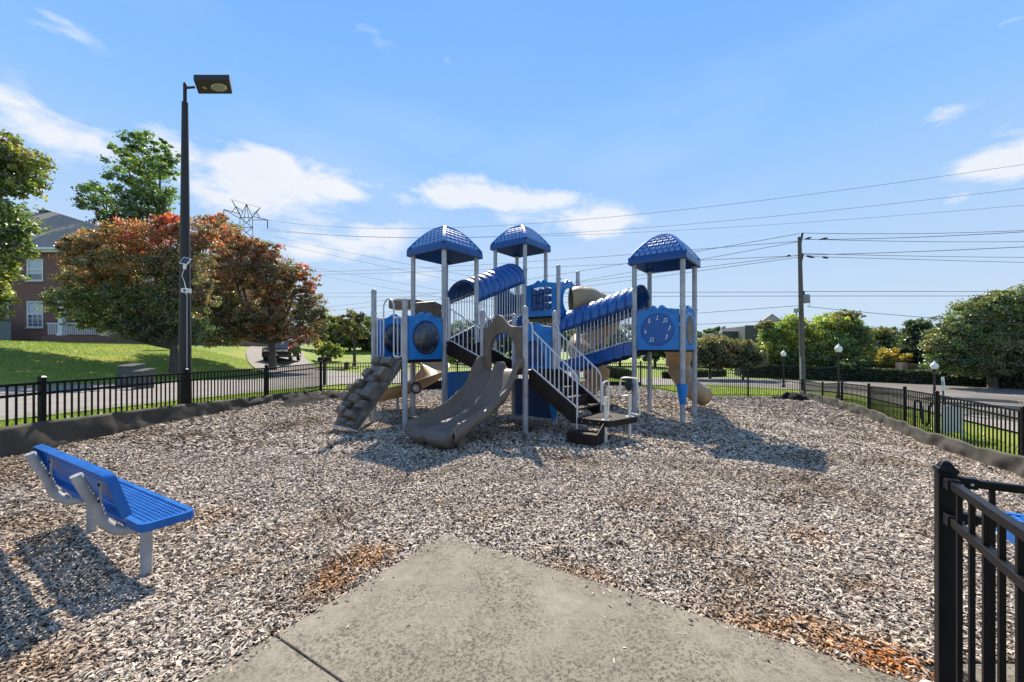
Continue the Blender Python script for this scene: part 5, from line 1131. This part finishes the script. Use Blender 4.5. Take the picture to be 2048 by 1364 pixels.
# right side
tree('crape_myrtle', 'reddish-green low tree just right of the right tower, over the back fence', 'tree', (1420, 752), 33, [(1415, 690, 42, 22, OL+OR_[2:]), (1450, 700, 36, 22, OL+OR_[2:]), (1395, 705, 40, 28, OL), (1440, 722, 40, 18, DK+OL), (1375, 715, 40, 24, OL+DK)], 22000, .17, 80, .12, .9, group='low trees along the road')
tree('crape_myrtle', 'brownish-green low tree left of the yellow-green trees, in front of the far building', 'tree', (1486, 750), 32, [(1480, 700, 36, 20, OL+OR_[2:]), (1505, 715, 30, 20, OL+DK), (1460, 715, 30, 18, OL+OR_[2:]), (1490, 722, 34, 16, DK+OL)], 18000, .16, 81, .10, .9, group='low trees along the road')
tree('river_birch', 'yellow-green leafy tree just left of the utility pole', 'tree', (1560, 755), 36, [(1545, 670, 32, 24, YG+GN_), (1580, 665, 34, 36, YG), (1545, 705, 36, 30, YG+GN_), (1590, 710, 36, 30, GN_+YG), (1530, 650, 18, 12, OL), (1560, 730, 50, 18, GN_+DK), (1590, 645, 20, 14, YG)], 30000, .18, 82, .13, 1.3, bright=1.25, group='yellow-green trees beyond the hedge')
tree('river_birch', 'broad yellow-green tree just right of the utility pole', 'tree', (1660, 757), 35, [(1680, 645, 40, 24, OL+YG), (1640, 660, 32, 28, YG), (1710, 665, 32, 28, GN_+OL), (1660, 690, 50, 32, YG+GN_), (1710, 705, 36, 30, GN_+OL), (1630, 710, 34, 30, GN_+YG), (1670, 725, 60, 24, GN_+DK), (1695, 632, 26, 12, OL)], 38000, .18, 83, .14, 1.4, bright=1.3, group='yellow-green trees beyond the hedge')
tree('shade_tree', 'mid-green tree behind the yellow bush, between the birch and the dark tree', 'tree', (1780, 745), 44, [(1780, 685, 46, 24, GN_+OL), (1750, 700, 34, 24, GN_), (1810, 690, 34, 30, GN_), (1760, 668, 30, 14, OL)], 18000, .28, 84, .16, 1.5)
tree('bush', 'rounded golden-yellow bush behind the hedge', 'bush', (1772, 750), 31, [(1775, 718, 36, 18, [(.22, .15, .02), (.17, .14, .025)]), (1760, 726, 24, 14, YG), (1795, 724, 22, 16, [(.20, .13, .02)])], 14000, .13, 85, .05, .4)
tree('bush', 'bright green bush left of the golden-yellow one', 'bush', (1722, 752), 31.5, [(1725, 728, 30, 16, GN_+YG[:1]), (1745, 732, 20, 14, GN_), (1700, 732, 22, 14, DK+GN_)], 10000, .13, 86, .05, .4)
tree('magnolia_tree', 'dark glossy upright tree between the golden bush and the big tree at right', 'tree', (1838, 752), 31, [(1838, 665, 26, 28, DK), (1830, 700, 34, 34, DK), (1850, 690, 28, 36, DK), (1836, 730, 34, 22, DK)], 24000, .19, 87, .14, .8)
tree('shade_tree', 'big spreading green tree filling the right edge of the photo', 'tree', (1985, 772), 25,
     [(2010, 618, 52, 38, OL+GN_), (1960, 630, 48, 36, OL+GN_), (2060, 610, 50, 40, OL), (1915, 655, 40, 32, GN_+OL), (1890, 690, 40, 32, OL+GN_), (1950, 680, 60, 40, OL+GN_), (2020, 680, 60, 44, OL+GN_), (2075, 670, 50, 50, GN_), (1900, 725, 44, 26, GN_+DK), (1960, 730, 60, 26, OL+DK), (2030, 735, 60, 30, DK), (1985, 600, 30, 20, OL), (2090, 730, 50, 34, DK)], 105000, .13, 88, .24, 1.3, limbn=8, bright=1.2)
tree('shade_tree', 'far dark treetops behind the flat grey building', 'tree', (1425, 735), 120, [(1410, 672, 30, 14, DK), (1440, 666, 28, 14, DK), (1465, 676, 26, 12, DK), (1500, 690, 30, 14, DK), (1425, 700, 60, 20, DK)], 9000, .75, 89, .4, 3)
tree('shade_tree', 'far dark treetops behind the yellow-green and mid-green trees', 'tree', (1745, 735), 100, [(1735, 668, 40, 14, DK+OL), (1775, 668, 40, 14, DK), (1700, 690, 50, 26, DK), (1800, 690, 50, 26, DK), (1620, 690, 50, 30, DK), (1560, 700, 50, 24, DK)], 12000, .7, 90, .4, 3)
tree('shade_tree', 'dark wood edge behind the big tree at the far right', 'tree', (1990, 745), 60, [(1900, 700, 60, 45, DK), (1980, 690, 70, 55, DK), (2070, 690, 60, 55, DK), (2150, 690, 60, 60, DK), (1940, 735, 120, 25, DK)], 16000, .5, 91, .4, 3)
# clipped hedges
def hedge(line, wd, hg, n, size, label, cols, seed, yfar=0):
    rn_ = np.random.RandomState(seed); c = smooth_path([(x, y, 0) for x, y in line], 10); k = rn_.randint(0, len(c)-1, n); u_ = rn_.uniform(0, 1, n)
    A = np.array([tuple(p) for p in c]); p = A[k]*(1-u_[:, None])+A[k+1]*u_[:, None]; d = A[k+1]-A[k]; d /= np.linalg.norm(d, axis=1)[:, None]; s_ = np.stack([d[:, 1], -d[:, 0], 0*d[:, 0]], -1)
    face = rn_.uniform(0, 1, n); lat = np.where(face < .4, rn_.uniform(-1, 1, n), np.where(face < .85, 1, -1)*rn_.uniform(.85, 1.05, n)); vv = np.where(face < .4, rn_.uniform(.93, 1.05, n), rn_.uniform(0, 1, n))
    p = p+s_*(lat*wd/2)[:, None]; p[:, 2] = Hn(p[:, 0], p[:, 1])+vv*hg*(1+.05*np.sin(p[:, 0]*1.7)); p += rn_.normal(0, .03, p.shape)
    a = rn_.normal(size=(n, 3)); a /= np.linalg.norm(a, axis=1)[:, None]; b_ = np.cross(a, rn_.normal(size=(n, 3))); b_ /= np.linalg.norm(b_, axis=1)[:, None]; a *= size*.5; b_ *= size*.35
    v = np.stack([p-a, p+b_, p+a, p-b_], 1).reshape(-1, 3); col = np.array(cols)[rn_.randint(0, len(cols), n)]*rn_.uniform(.6, 1.4, (n, 1)); col = np.repeat(np.concatenate([col, np.ones((n, 1))], 1), 4, 0)
    x, y = line[0]; r = thing('hedge', (x, y, H(x, y)), label, 'hedge'); fast_mesh('foliage', v, np.arange(len(v)).reshape(-1, 4), LEAF, col, r)
    g = G(); rows = []
    for i, q_ in enumerate(c):
        d = (c[min(i+1, len(c)-1)]-c[max(i-1, 0)]).normalized(); s2 = V3((d.y, -d.x, 0)); z = H(q_.x, q_.y); w2 = wd*.46
        rows.append([q_+s2*w2+V3((0, 0, z)), q_+s2*w2+V3((0, 0, z+hg*.94)), q_-s2*w2+V3((0, 0, z+hg*.94)), q_-s2*w2+V3((0, 0, z))])
    g.grid(rows).build('branches', mat('hedge_inner_twigs', (.012, .014, .008), .95), r)
hedge([(21.0, 36.5), (24.0, 34.5), (27.5, 30.5), (31.5, 24.5), (34.5, 19)], 1.1, .95, 60000, .10, 'long clipped dark green hedge along the far side of the parking lot', DK+GN_, 5)
hedge([(13.0, 33.5), (16.5, 36.0), (19.6, 37.5)], 1.1, .55, 12000, .11, 'low bright green clipped hedge left of the long dark one', GN_+YG[:1], 6)
hedge([(5.4, 28.0), (6.6, 27.4), (7.8, 28.0)], 1.6, .75, 12000, .10, 'rounded green shrub bed seen under the right tower', GN_+DK, 7)
# grass tufts on the near verges
def tufts(poly, n, seed, label, hgt=.07):
    rn_ = np.random.RandomState(seed); xs_, ys_ = [p[0] for p in poly], [p[1] for p in poly]; X = rn_.uniform(min(xs_), max(xs_), n); Y = rn_.uniform(min(ys_), max(ys_), n); k = inside(X, Y, poly); X, Y = X[k], Y[k]; m_ = len(X)
    Z = Hn(X, Y)-.05; a = rn_.uniform(0, 6.283, m_); hh = hgt*rn_.uniform(.4, 1.3, m_); w_ = .006+.003*rn_.uniform(0, 1, m_)*np.hypot(X, Y)/6; dx, dy = np.cos(a)*w_, np.sin(a)*w_; lx, ly = rn_.normal(0, .4, m_)*hh, rn_.normal(0, .4, m_)*hh
    v = np.stack([np.stack([X-dx, Y-dy, Z], -1), np.stack([X+dx, Y+dy, Z], -1), np.stack([X+lx, Y+ly, Z+hh], -1)], 1).reshape(-1, 3)
    cols = np.array([(.15, .23, .025), (.20, .27, .035), (.27, .27, .06), (.11, .18, .022)])[rn_.randint(0, 4, m_)]*rn_.uniform(.7, 1.3, (m_, 1)); cols = np.repeat(np.concatenate([cols, np.ones((m_, 1))], 1), 3, 0)
    o = fast_mesh('grass', v, np.arange(len(v)).reshape(-1, 3), LEAF, cols); tag(o, kind='stuff')
tufts([(-6.95, 3.4), (-6.95, 14.4), (-9.1, 16.5), (-9.9, 12.5), (-11.4, 8), (-11.8, 3)], 60000, 1, '')
tufts([(-6.8, 14.6), (-2.6, 18.6), (6.4, 20.1), (14, 20.6), (17, 24), (15, 29), (7, 26), (0, 23.6), (-5, 20), (-8.6, 16)], 50000, 2, '', .10)
tufts([(-9.5, 22), (-13.5, 16.5), (-17.5, 14.5), (-24, 16), (-36, 24), (-36, 30), (-20, 30), (-13, 26)], 80000, 4, '', .06)
tufts([(9.2, 5.8), (10.0, 5.0), (11.9, 8.8), (14.6, 14.6), (16.6, 19.5), (14.8, 19.6), (13.3, 15.8), (11.1, 11), (9.4, 7)], 40000, 3, '', .08)

# ------------------------------------------------------------------ brick house
BRK = bpy.data.materials.new('red_brick'); BRK.use_nodes = True; t = BRK.node_tree; b = t.nodes['Principled BSDF']; b.inputs['Roughness'].default_value = .9
tcn = t.nodes.new('ShaderNodeTexCoord'); mpn = t.nodes.new('ShaderNodeMapping'); mpn.inputs['Rotation'].default_value = (math.radians(90), 0, 0); bt_ = t.nodes.new('ShaderNodeTexBrick'); bt_.inputs['Scale'].default_value = 1.0
bt_.inputs['Brick Width'].default_value = .21; bt_.inputs['Row Height'].default_value = .07; bt_.inputs['Mortar Size'].default_value = .008
bt_.inputs['Color1'].default_value = (.21, .078, .055, 1); bt_.inputs['Color2'].default_value = (.14, .054, .042, 1); bt_.inputs['Mortar'].default_value = (.24, .20, .17, 1)
t.links.new(tcn.outputs['Object'], mpn.inputs[0]); t.links.new(mpn.outputs[0], bt_.inputs['Vector']); t.links.new(bt_.outputs[0], b.inputs['Base Color'])
SHING = mat('grey_roof_shingle', (.25, .215, .18), .9, (.36, .315, .265), 5, .5, 20, spec=.1); TRIM = mat('cream_trim', (.55, .52, .45), .6); MROOF = mat('blue_grey_metal_roof', (.24, .34, .38), .35, metal=.4)
PANE = mat('window_pane', (.10, .12, .15), .12, (.16, .19, .23), 3, spec=.9); BLINDM = mat('white_blind', (.50, .55, .60), .5)
HX, HY = -38.9, 31.0; HZ0 = H(-36, 31)-.1
HS = thing('brick_house', (HX, HY, HZ0), 'red brick house with grey hipped roof and porch on the left slope', 'house')
HXL = -54.0; hx1 = -26.9; ev = EYE+(HZ-499)*HY/F; dp = 16.0
def wall_with_holes(x0, x1, y, z0, z1, holes, m, name='wall'):
    return G().plate([(x0, z0), (x1, z0), (x1, z1), (x0, z1)], [[(a, c), (b_, c), (b_, d), (a, d)] for a, b_, c, d in holes], V3((0, y, 0)), V3((1, 0, 0)), ZUP, .12).build(name, m, HS)
wins = []
for px0, px1, py0, py1 in ((58, 90, 519, 562), (58, 90, 603, 655)):
    a, b_ = P(px0, py1, HY), P(px1, py0, HY); wins.append((a.x, b_.x, a.z, b_.z))
wins += [(wins[0][0]+k, wins[0][1]+k, wins[0][2], wins[0][3]) for k in (3.4, 6.0, 8.6)]+[(wins[1][0]+k, wins[1][1]+k, wins[1][2], wins[1][3]) for k in (6.4,)]
wall_with_holes(HXL, hx1, HY, HZ0-.3, ev, wins, BRK)
G().box(HXL-.12, HXL+.12, HY+.13, HY+dp, HZ0-.3, ev).build('wall', BRK, HS); G().box(hx1-.12, hx1+.12, HY+.13, HY+dp, HZ0-.3, ev).build('wall', BRK, HS); G().box(HXL, hx1, HY+dp, HY+dp+.2, HZ0-.3, ev).build('wall', BRK, HS)
for i, (x0, x1, z0, z1) in enumerate(wins):
    g = G(); t_ = .07
    for a in ((x0, x0+t_, z0, z1), (x1-t_, x1, z0, z1), (x0+t_, x1-t_, z0, z0+t_), (x0+t_, x1-t_, z1-t_, z1), (x0+t_, x1-t_, (z0+z1)/2-.03, (z0+z1)/2+.03)): g.box(a[0], a[1], HY-.15, HY-.06, a[2], a[3])
    w_ = g.build('window', WHITEM, HS); G().box(x0+t_, x1-t_, HY-.04, HY-.02, z0+t_, z1-t_).build('pane', PANE, w_)
    G().box(x0+t_, x1-t_, HY-.075, HY-.05, (z0+z1)/2+.03 if i % 2 else z0+.5, z1-t_).build('blind', BLINDM, w_)
    if i == 1:
        m_ = G()
        for k in (1, 2): xx = x0+(x1-x0)*k/3; m_.box(xx-.015, xx+.015, HY-.10, HY-.08, z0+t_, (z0+z1)/2)
        for k in (1, 2): zz = z0+(z1-z0)*.5*k/3; m_.box(x0+t_, x1-t_, HY-.10, HY-.08, zz-.015, zz+.015)
        m_.build('muntin', WHITEM, w_)
    G().box(x0-.08, x1+.08, HY-.22, HY-.12, z0-.09, z0).build('window_sill', TRIM, HS)
ov = .45; X0, X1, Y0, Y1 = HXL-ov, hx1+ov, HY-ov, HY+dp+ov; rh = EYE+(HZ-424)*(HY+8)/F
ridge = [V3((-51.0, HY+dp/2, rh)), V3((-44.6, HY+dp/2, rh))]
g = G(); g.v = [(X0, Y0, ev), (X1, Y0, ev), (X1, Y1, ev), (X0, Y1, ev), tuple(ridge[0]), tuple(ridge[1])]; g.f = [(0, 1, 5, 4), (1, 2, 5), (2, 3, 4, 5), (3, 0, 4), (0, 3, 2, 1)]; rf = g.build('roof', SHING, HS)
G().box(X0, X1, Y0-.02, Y0+.12, ev-.32, ev-.03).build('fascia', TRIM, HS); G().box(X0, X1, Y0-.12, Y0-.03, ev-.10, ev+.03).build('gutter', WHITEM, HS)
G().box(ridge[1].x-1.2, ridge[1].x-.5, ridge[0].y-.3, ridge[0].y+.3, rh-.3, rh+.12).build('roof_vent', GREYD, rf)
# porch with metal roof, columns, brick base
px0 = P(95, 600, HY-2).x; px1 = -27.2; pzr = EYE+(HZ-588)*(HY-2)/F; zf = HZ0+.65
g = G(); g.v = [(px0, HY-2.4, pzr), (px1, HY-2.4, pzr), (px1, HY-.13, pzr+.75), (px0, HY-.13, pzr+.75), (px0, HY-2.4, pzr-.12), (px1, HY-2.4, pzr-.12), (px1, HY-.13, pzr-.12), (px0, HY-.13, pzr-.12)]; g.f = [(0, 1, 2, 3), (7, 6, 5, 4), (0, 4, 5, 1), (1, 5, 6, 2), (3, 7, 4, 0)]
pr = g.build('porch_roof', MROOF, HS)
for i in range(16): xx = px0+.2+i*(px1-px0-.4)/15; G().beam((xx, HY-2.4, pzr+.02), (xx, HY-.2, pzr+.75), .03, .04).build('seam', MROOF, pr)
G().box(px0, px1, HY-2.4, HY-.15, HZ0-.5, zf).build('porch_base', BRK, HS)
for pxc in (124, 212, 292, 380): x = P(pxc, 660, HY-2.2).x; G().box(x-.14, x+.14, HY-2.34, HY-2.06, zf, pzr-.12).box(x-.20, x+.20, HY-2.40, HY-2.0, zf+.0, zf+.18).build('column', WHITEM, HS, bevel=.01)
g = G(); 
for k in range(50): x = px0+.3+k*.13; g.box(x-.02, x+.02, HY-2.22, HY-2.18, zf+.08, zf+.85)
g.box(px0+.2, px0+6.9, HY-2.24, HY-2.16, zf+.85, zf+.92); g.build('porch_rail', WHITEM, HS)
G().tube([(P(118, 650, HY-.25).x, HY-.25, HZ0), (P(118, 650, HY-.25).x, HY-.25, pzr)], .05, 8).build('downspout', WHITEM, HS); G().tube([(HX+.15, HY-.25, HZ0), (HX+.15, HY-.25, ev-.1)], .05, 8).build('downspout', WHITEM, HS)
G().box(HX+.9, HX+1.9, HY-.16, HY-.125, HZ0+.15, HZ0+.45).build('vent', GREYD, HS)
# pale sheds and far buildings
SIDE = mat('pale_green_siding', (.30, .36, .35), .7, (.36, .42, .41), 3)
sh = P(-20, 690, 26.5); z0 = H(sh.x, sh.y); r = thing('garden_shed', (sh.x, sh.y, z0), 'pale green-grey garage wall at the left edge of the photo, beside the brick house', 'garage')
G().box(sh.x-4.5, sh.x-2.35, sh.y, sh.y+3, z0-.3, z0+1.7).build('wall', SIDE, r); G().box(sh.x-4.6, sh.x-2.25, sh.y-.15, sh.y+3.1, z0+1.7, z0+1.85).build('roof', SHING, r); G().box(sh.x-2.34, sh.x-2.31, sh.y+1.0, sh.y+2.0, z0-.1, z0+1.5).build('door', TRIM, r)
BLD = mat('grey_brown_building', (.30, .27, .245), .85, (.37, .33, .30), 1.2)
fb = P(1480, 720, 85); z0 = -.6; r = thing('commercial_building', (fb.x, fb.y, z0), 'flat-roofed grey-brown building far behind the low trees, left of the yellow-green trees', 'building')
def bb(px0, px1, pyt, Y, name, m, dpth=10): a, b_ = P(px0, pyt, Y), P(px1, pyt, Y); G().box(a.x, b_.x, Y, Y+dpth, -.6, a.z).build(name, m, r)
bb(1447, 1491, 664, 88, 'wing', BLD); bb(1492, 1523, 652, 85, 'parapet', BLD); bb(1523.3, 1640, 665, 85.2, 'wing', BLD); bb(1446, 1491, 662.5, 87.9, 'coping', GREYD, .3); bb(1491.5, 1523.5, 650.5, 84.9, 'coping', GREYD, .3)
a = P(1523, 652, 87); b_ = P(1560, 625, 87); c_ = P(1600, 652, 87); G().plate([(a.x, a.z), (b_.x, b_.z), (c_.x, c_.z)], [], V3((0, 90, 0)), V3((1, 0, 0)), ZUP, .4).build('gable', BLD, r)
TS = P(1495, 735, 37); z0 = H(TS.x, TS.y); r = thing('electrical_cabinet', (TS.x, TS.y, z0), 'dull teal cabinet under the brownish-green low tree', 'cabinet')
TEAL = mat('dull_teal_paint', (.10, .15, .15), .6, (.13, .18, .175), 4); G().box(TS.x-.7, TS.x+.7, TS.y, TS.y+.9, z0, z0+1.5).build('body', TEAL, r, bevel=.02); G().box(TS.x-.75, TS.x+.75, TS.y-.05, TS.y+.95, z0+1.5, z0+1.58).build('lid', TEAL, r)
# brick entrance wall by the hedge
bw = P(1826, 750, 29.2); z0 = H(bw.x, bw.y); r = thing('entrance_wall', (bw.x, bw.y, z0), 'low brick wall with a pale stone pier, behind the hedge by the big right tree', 'wall')
BRW = mat('brown_stone_wall', (.14, .09, .06), .9, (.20, .14, .095), 6, .4, 12); G().box(bw.x-.45, bw.x+.9, bw.y, bw.y+.4, z0, z0+1.35).build('brick_panel', BRW, r); G().box(bw.x-.85, bw.x-.46, bw.y-.08, bw.y+.45, z0, z0+1.45).build('pier', mat('pale_stone_pier', (.34, .27, .18), .9, (.40, .33, .23), 6), r)

# ------------------------------------------------------------------ parked car under the rusty tree
cp = P(566, 712, 32.5); cz0 = H(cp.x, cp.y)+.02; CAR = thing('parked_car', (cp.x, cp.y, cz0), 'dark boxy car parked nose-out on the driveway under the rusty red tree', 'car')
PAINT = mat('dark_car_paint', (.012, .012, .013), .25, spec=.35); TYRE = mat('tyre_rubber', (.015, .015, .015), .8); CHR = mat('chrome', (.5, .5, .5), .2, metal=.9); HLG = mat('headlight_glass', (.6, .6, .6), .15)
fx = V3((.30, -.954, 0)); sx_ = V3((.954, .30, 0))
def CP(a, b_, z): return at(cp, cz0+z)+fx*a+sx_*b_
def hull(sec, name, m, hw=.92):   # side profile extruded with tumblehome
    g = G(); n = len(sec); g.v = [tuple(CP(a, s_*(hw-max(0, z-.95)*.22), z)) for s_ in (-1, 1) for a, z in sec]; g.f = [tuple(range(n)), tuple(range(2*n-1, n-1, -1))]+[(i, (i+1) % n, n+(i+1) % n, n+i) for i in range(n)]; return g.build(name, m, CAR, bevel=.05, smooth=True)
hull([(-2.3, .35), (2.25, .35), (2.35, .55), (2.33, .98), (2.2, 1.08), (1.1, 1.14), (-2.25, 1.14), (-2.35, .8)], 'body', PAINT); hull([(1.05, 1.12), (.55, 1.72), (-1.9, 1.76), (-2.2, 1.12)], 'cabin', PAINT, .90)
G().add([CP(1.04, -.76, 1.16), CP(1.04, .76, 1.16), CP(.62, .70, 1.66), CP(.62, -.70, 1.66)], [(0, 1, 2, 3)]).build('windscreen', PANE, CAR, solid=.03, offset=1)
for s_ in (-1, 1):
    G().add([CP(.85, s_*.885, 1.18), CP(-2.0, s_*.885, 1.18), CP(-1.8, s_*.76, 1.68), (CP(.5, s_*.76, 1.66))], [(0, 1, 2, 3)]).build('side_window', PANE, CAR, solid=.03)
    G().obox(CP(2.34, s_*.70, .86), fx*.03, sx_*.15, ZUP*.09).build('headlight', HLG, CAR, bevel=.02)
    for a in (1.45, -1.45):
        wh = G().lathe([(.2, -.11), (.36, -.10), (.37, 0), (.36, .10), (.2, .11)], CP(a, s_*.86, .36), 16, sx_).build('wheel', TYRE, CAR, smooth=True); G().lathe([(.21, 0), (.2, .02), (.05, .03)], CP(a, s_*.97, .36), 12, sx_*s_).build('rim', CHR, wh)
G().obox(CP(2.355, 0, .86), fx*.02, sx_*.5, ZUP*.08).build('grille', CHR, CAR, bevel=.01); G().obox(CP(2.36, 0, .5), fx*.06, sx_*.9, ZUP*.08).build('bumper', GREYD, CAR, bevel=.02); G().obox(CP(2.43, 0, .55), fx*.006, sx_*.17, ZUP*.06).build('number_plate', WHITEM, CAR)

# ------------------------------------------------------------------ lattice tower, utility pole and wires
STEEL = mat('dark_galvanised_steel', (.10, .11, .12), .6); WOODP = mat('weathered_pole_wood', (.09, .078, .066), .9, (.15, .13, .11), 8, .4, 30); WIREM = mat('wire', (.05, .055, .06), .6); CERA = mat('insulator', (.03, .025, .025), .3)
TY = 150.0
tw = P(492, 650, TY); TW = thing('lattice_tower', (tw.x, TY, 0), 'steel lattice transmission tower rising above the rusty red tree', 'pylon')
def TP(px, py, dy=0): return P(px, py, TY+dy)
def bars(name, segs, r=.16):
    g = G()
    for a, b_ in segs: g.tube([a, b_], r, 4, False)
    g.build(name, STEEL, TW)
for dy in (-1.2, 1.2):
    segs = []
    for x0, x1 in ((480, 480), (505, 505)): segs.append((TP(x0-4 if x0 < 490 else x0+4, 700, dy), TP(x1, 435, dy)))
    ys_ = [435, 455, 475, 495, 520, 550, 590, 640]
    for a, b_ in zip(ys_, ys_[1:]): segs += [(TP(480, a, dy), TP(505, b_, dy)), (TP(505, a, dy), TP(480, b_, dy)), (TP(480, b_, dy), TP(505, b_, dy))]
    bars('mast', segs, .13)
bars('peak', [(TP(480, 435), TP(493, 408)), (TP(505, 435), TP(493, 408)), (TP(487, 445), TP(493, 408)), (TP(499, 445), TP(493, 408)), (TP(480, 435), TP(505, 435))], .13)
bars('cross_arm', [(TP(480, 428), TP(463, 399)), (TP(485, 440), TP(463, 399)), (TP(480, 428), TP(448, 419)), (TP(480, 437), TP(448, 419)), (TP(463, 425), TP(472, 413)), (TP(472, 413), TP(486, 424))], .13)
bars('cross_arm', [(TP(505, 430), TP(521, 415)), (TP(500, 440), TP(521, 415)), (TP(505, 433), TP(535, 440)), (TP(505, 440), TP(535, 440)), (TP(513, 424), TP(519, 437))], .13)
for (a, b_) in (((448, 419), (447, 435)), ((535, 440), (535, 457))): G().tube([TP(*a), TP(*b_)], .16, 6).build('insulator', CERA, TW)
bars('earth_wire', [(TP(463, 399), TP(493, 408)), (TP(493, 408), TP(521, 415))], .05)
def wire(p0, Y0, p1, Y1, sag, r=.02, label='', group='transmission wires', r1=None, n=40):
    a, b_ = P(p0[0], p0[1], Y0), P(p1[0], p1[1], Y1); pts = []; rs = []
    for i in range(n+1):
        t_ = i/n; q_ = a.lerp(b_, t_); q_.z -= sag*4*t_*(1-t_); pts.append(q_); rs.append(r+((r1 if r1 is not None else r)-r)*t_)
    o = G().tube(pts, rs, 5).build('power_line', WIREM, smooth=True); tag(o, label, 'power line', group)
wire((535, 440), TY, (2120, 318), 48, 5.5, .045, 'highest power line, crossing the sky from the lattice tower to the upper right edge', r1=.022)
wire((535, 457), TY, (2120, 368), 50, 5.0, .045, 'second power line from the lattice tower, sweeping up to the right edge', r1=.022)
wire((521, 460), TY, (2120, 404), 60, 4.0, .04, 'third power line from the lattice tower, lowest of the three at the right edge', r1=.022)
wire((535, 470), TY, (1320, 620), 60, .6, .03, 'faint power line dropping right from the lattice tower, upper of four'); wire((520, 478), TY, (1320, 640), 60, .6, .03, 'faint power line dropping right from the lattice tower, second of four')
wire((600, 530), 120, (1320, 652), 60, .3, .024, 'faint power line dropping towards the left roofed tower, third of four'); wire((610, 545), 120, (1320, 668), 60, .3, .024, 'faint power line dropping towards the left roofed tower, lowest of four')
UY = 21.6; ub = P(1606, 800, UY); uz = -.7; UP = thing('utility_pole', (ub.x, ub.y, uz), 'tall leaning wooden utility pole behind the right corner of the fence', 'utility pole')
ut = P(1599, 474, UY)
G().tube([(ub.x, ub.y, uz), tuple(V3((ub.x, ub.y, uz)).lerp(ut, .5)), tuple(ut)], [.135, .12, .088], 14).build('pole', WOODP, UP, smooth=True)
def up(px, py, dy=0): return P(px, py, UY+dy)
G().tube([up(1600, 492), up(1605, 466)], .055, 8).build('insulator', CERA, UP, smooth=True); G().tube([up(1601, 530), up(1606, 508)], .05, 8).build('insulator', CERA, UP, smooth=True)
for x, y, x2, y2 in ((1611, 478, 1622, 475), (1640, 479, 1655, 476), (1613, 512, 1628, 515), (1645, 514, 1656, 516), (1575, 511, 1581, 512)): G().tube([up(x, y, -.3), up((x+x2)/2, (y+y2)/2, -.3), up(x2, y2, -.3)], [.035, .06, .035], 6).build('insulator', CERA, UP)
G().lathe([(.17, 0), (.185, .03), (.185, .40), (.17, .44), (.06, .47)], up(1612, 606, -.1), 14).build('transformer', mat('transformer_grey', (.22, .24, .26), .5), UP, smooth=True)
G().lathe([(.04, 0), (.05, .06), (.03, .12), (.05, .18), (.02, .26)], up(1608, 591, -.1), 8).build('bushing', CERA, UP, smooth=True)
for y in (596, 602): G().beam(up(1602, y), up(1608, y), .04, .05).build('bracket', STEEL, UP)
G().tube(smooth_path([up(1616, 592, -.1), up(1620, 600, -.1), up(1619, 612, -.1), up(1615, 614, -.1)], 4), .012, 5).build('drop_wire', WIREM, UP)
G().box(up(1590, 0).x, up(1596, 0).x, UY-.1, UY+.1, up(0, 625).z, up(0, 617).z).build('junction_box', mat('weathered_teal_box', (.25, .32, .30), .6), UP); G().tube([up(1592, 625), up(1594, 632)], .03, 5).build('bracket', STEEL, UP)
G().tube([up(1600.6, 715, -.17), up(1602, 790, -.19)], .03, 6).build('conduit', CLAMP, UP)
k = 'wires on the wooden utility pole'
for p, q_, Y1, s_, lab in (((1604, 466), (2120, 457), 24, .15, 'topmost wire running right from the utility pole'), ((1610, 479), (2120, 459), 17, .1, 'heavy wire rising right from the upper insulators'), ((1604, 478), (2120, 482), 26, .1, 'level wire just under the topmost one, right of the utility pole'),
                       ((1606, 510), (2120, 490), 17, .05, 'wire rising right from the lower insulators'), ((1604, 507), (2120, 515), 25, .05, 'flat wire right of the pole at the lower insulators'), ((1612, 513), (2120, 527), 26, .0, 'wire drooping right, lowest of those at the lower insulators'),
                       ((1602, 583), (2120, 583), 24, .0, 'upper of two level wires right of the transformer'), ((1602, 592), (2120, 592), 24, .0, 'lower of two level wires right of the transformer'), ((1614, 613), (2120, 652), 22, .1, 'service wire drooping right across the big tree'), ((1603, 641), (1760, 655), 24, .0, 'thin wire sinking right into the yellow-green tree')):
    wire(p, UY, q_, Y1, s_, .014, lab, k, n=24)
for p, q_, Y1, s_, lab in (((1600, 467), (1300, 512), 32, .25, 'top wire running left from the utility pole to the right roofed tower'), ((1599, 482), (1250, 503), 32, .2, 'second wire running left from the utility pole'), ((1599, 483), (1340, 528), 34, .1, 'slanting wire left of the pole, below the second one'),
                       ((1600, 511), (1180, 527), 36, .1, 'level wire left of the pole at the lower insulators'), ((1600, 510), (1120, 566), 40, .1, 'wire sloping down left from the lower insulators'), ((1600, 514), (1120, 576), 42, .1, 'lowest sloping wire left of the lower insulators'),
                       ((1601, 584), (1120, 585), 38, .0, 'upper of two level wires left of the pole'), ((1601, 592), (1120, 593), 38, .0, 'lower of two level wires left of the pole'), ((1601, 611), (1300, 632), 36, .05, 'service wire sloping down left behind the right tower'), ((1601, 639), (1300, 652), 36, .05, 'lowest wire left of the pole, over the far building')):
    t_ = (p[0]-560)/(p[0]-q_[0]); wire(p, UY, (560, p[1]+(q_[1]-p[1])*t_), UY+(Y1-UY)*t_, s_*2, .014, lab, k, n=40)
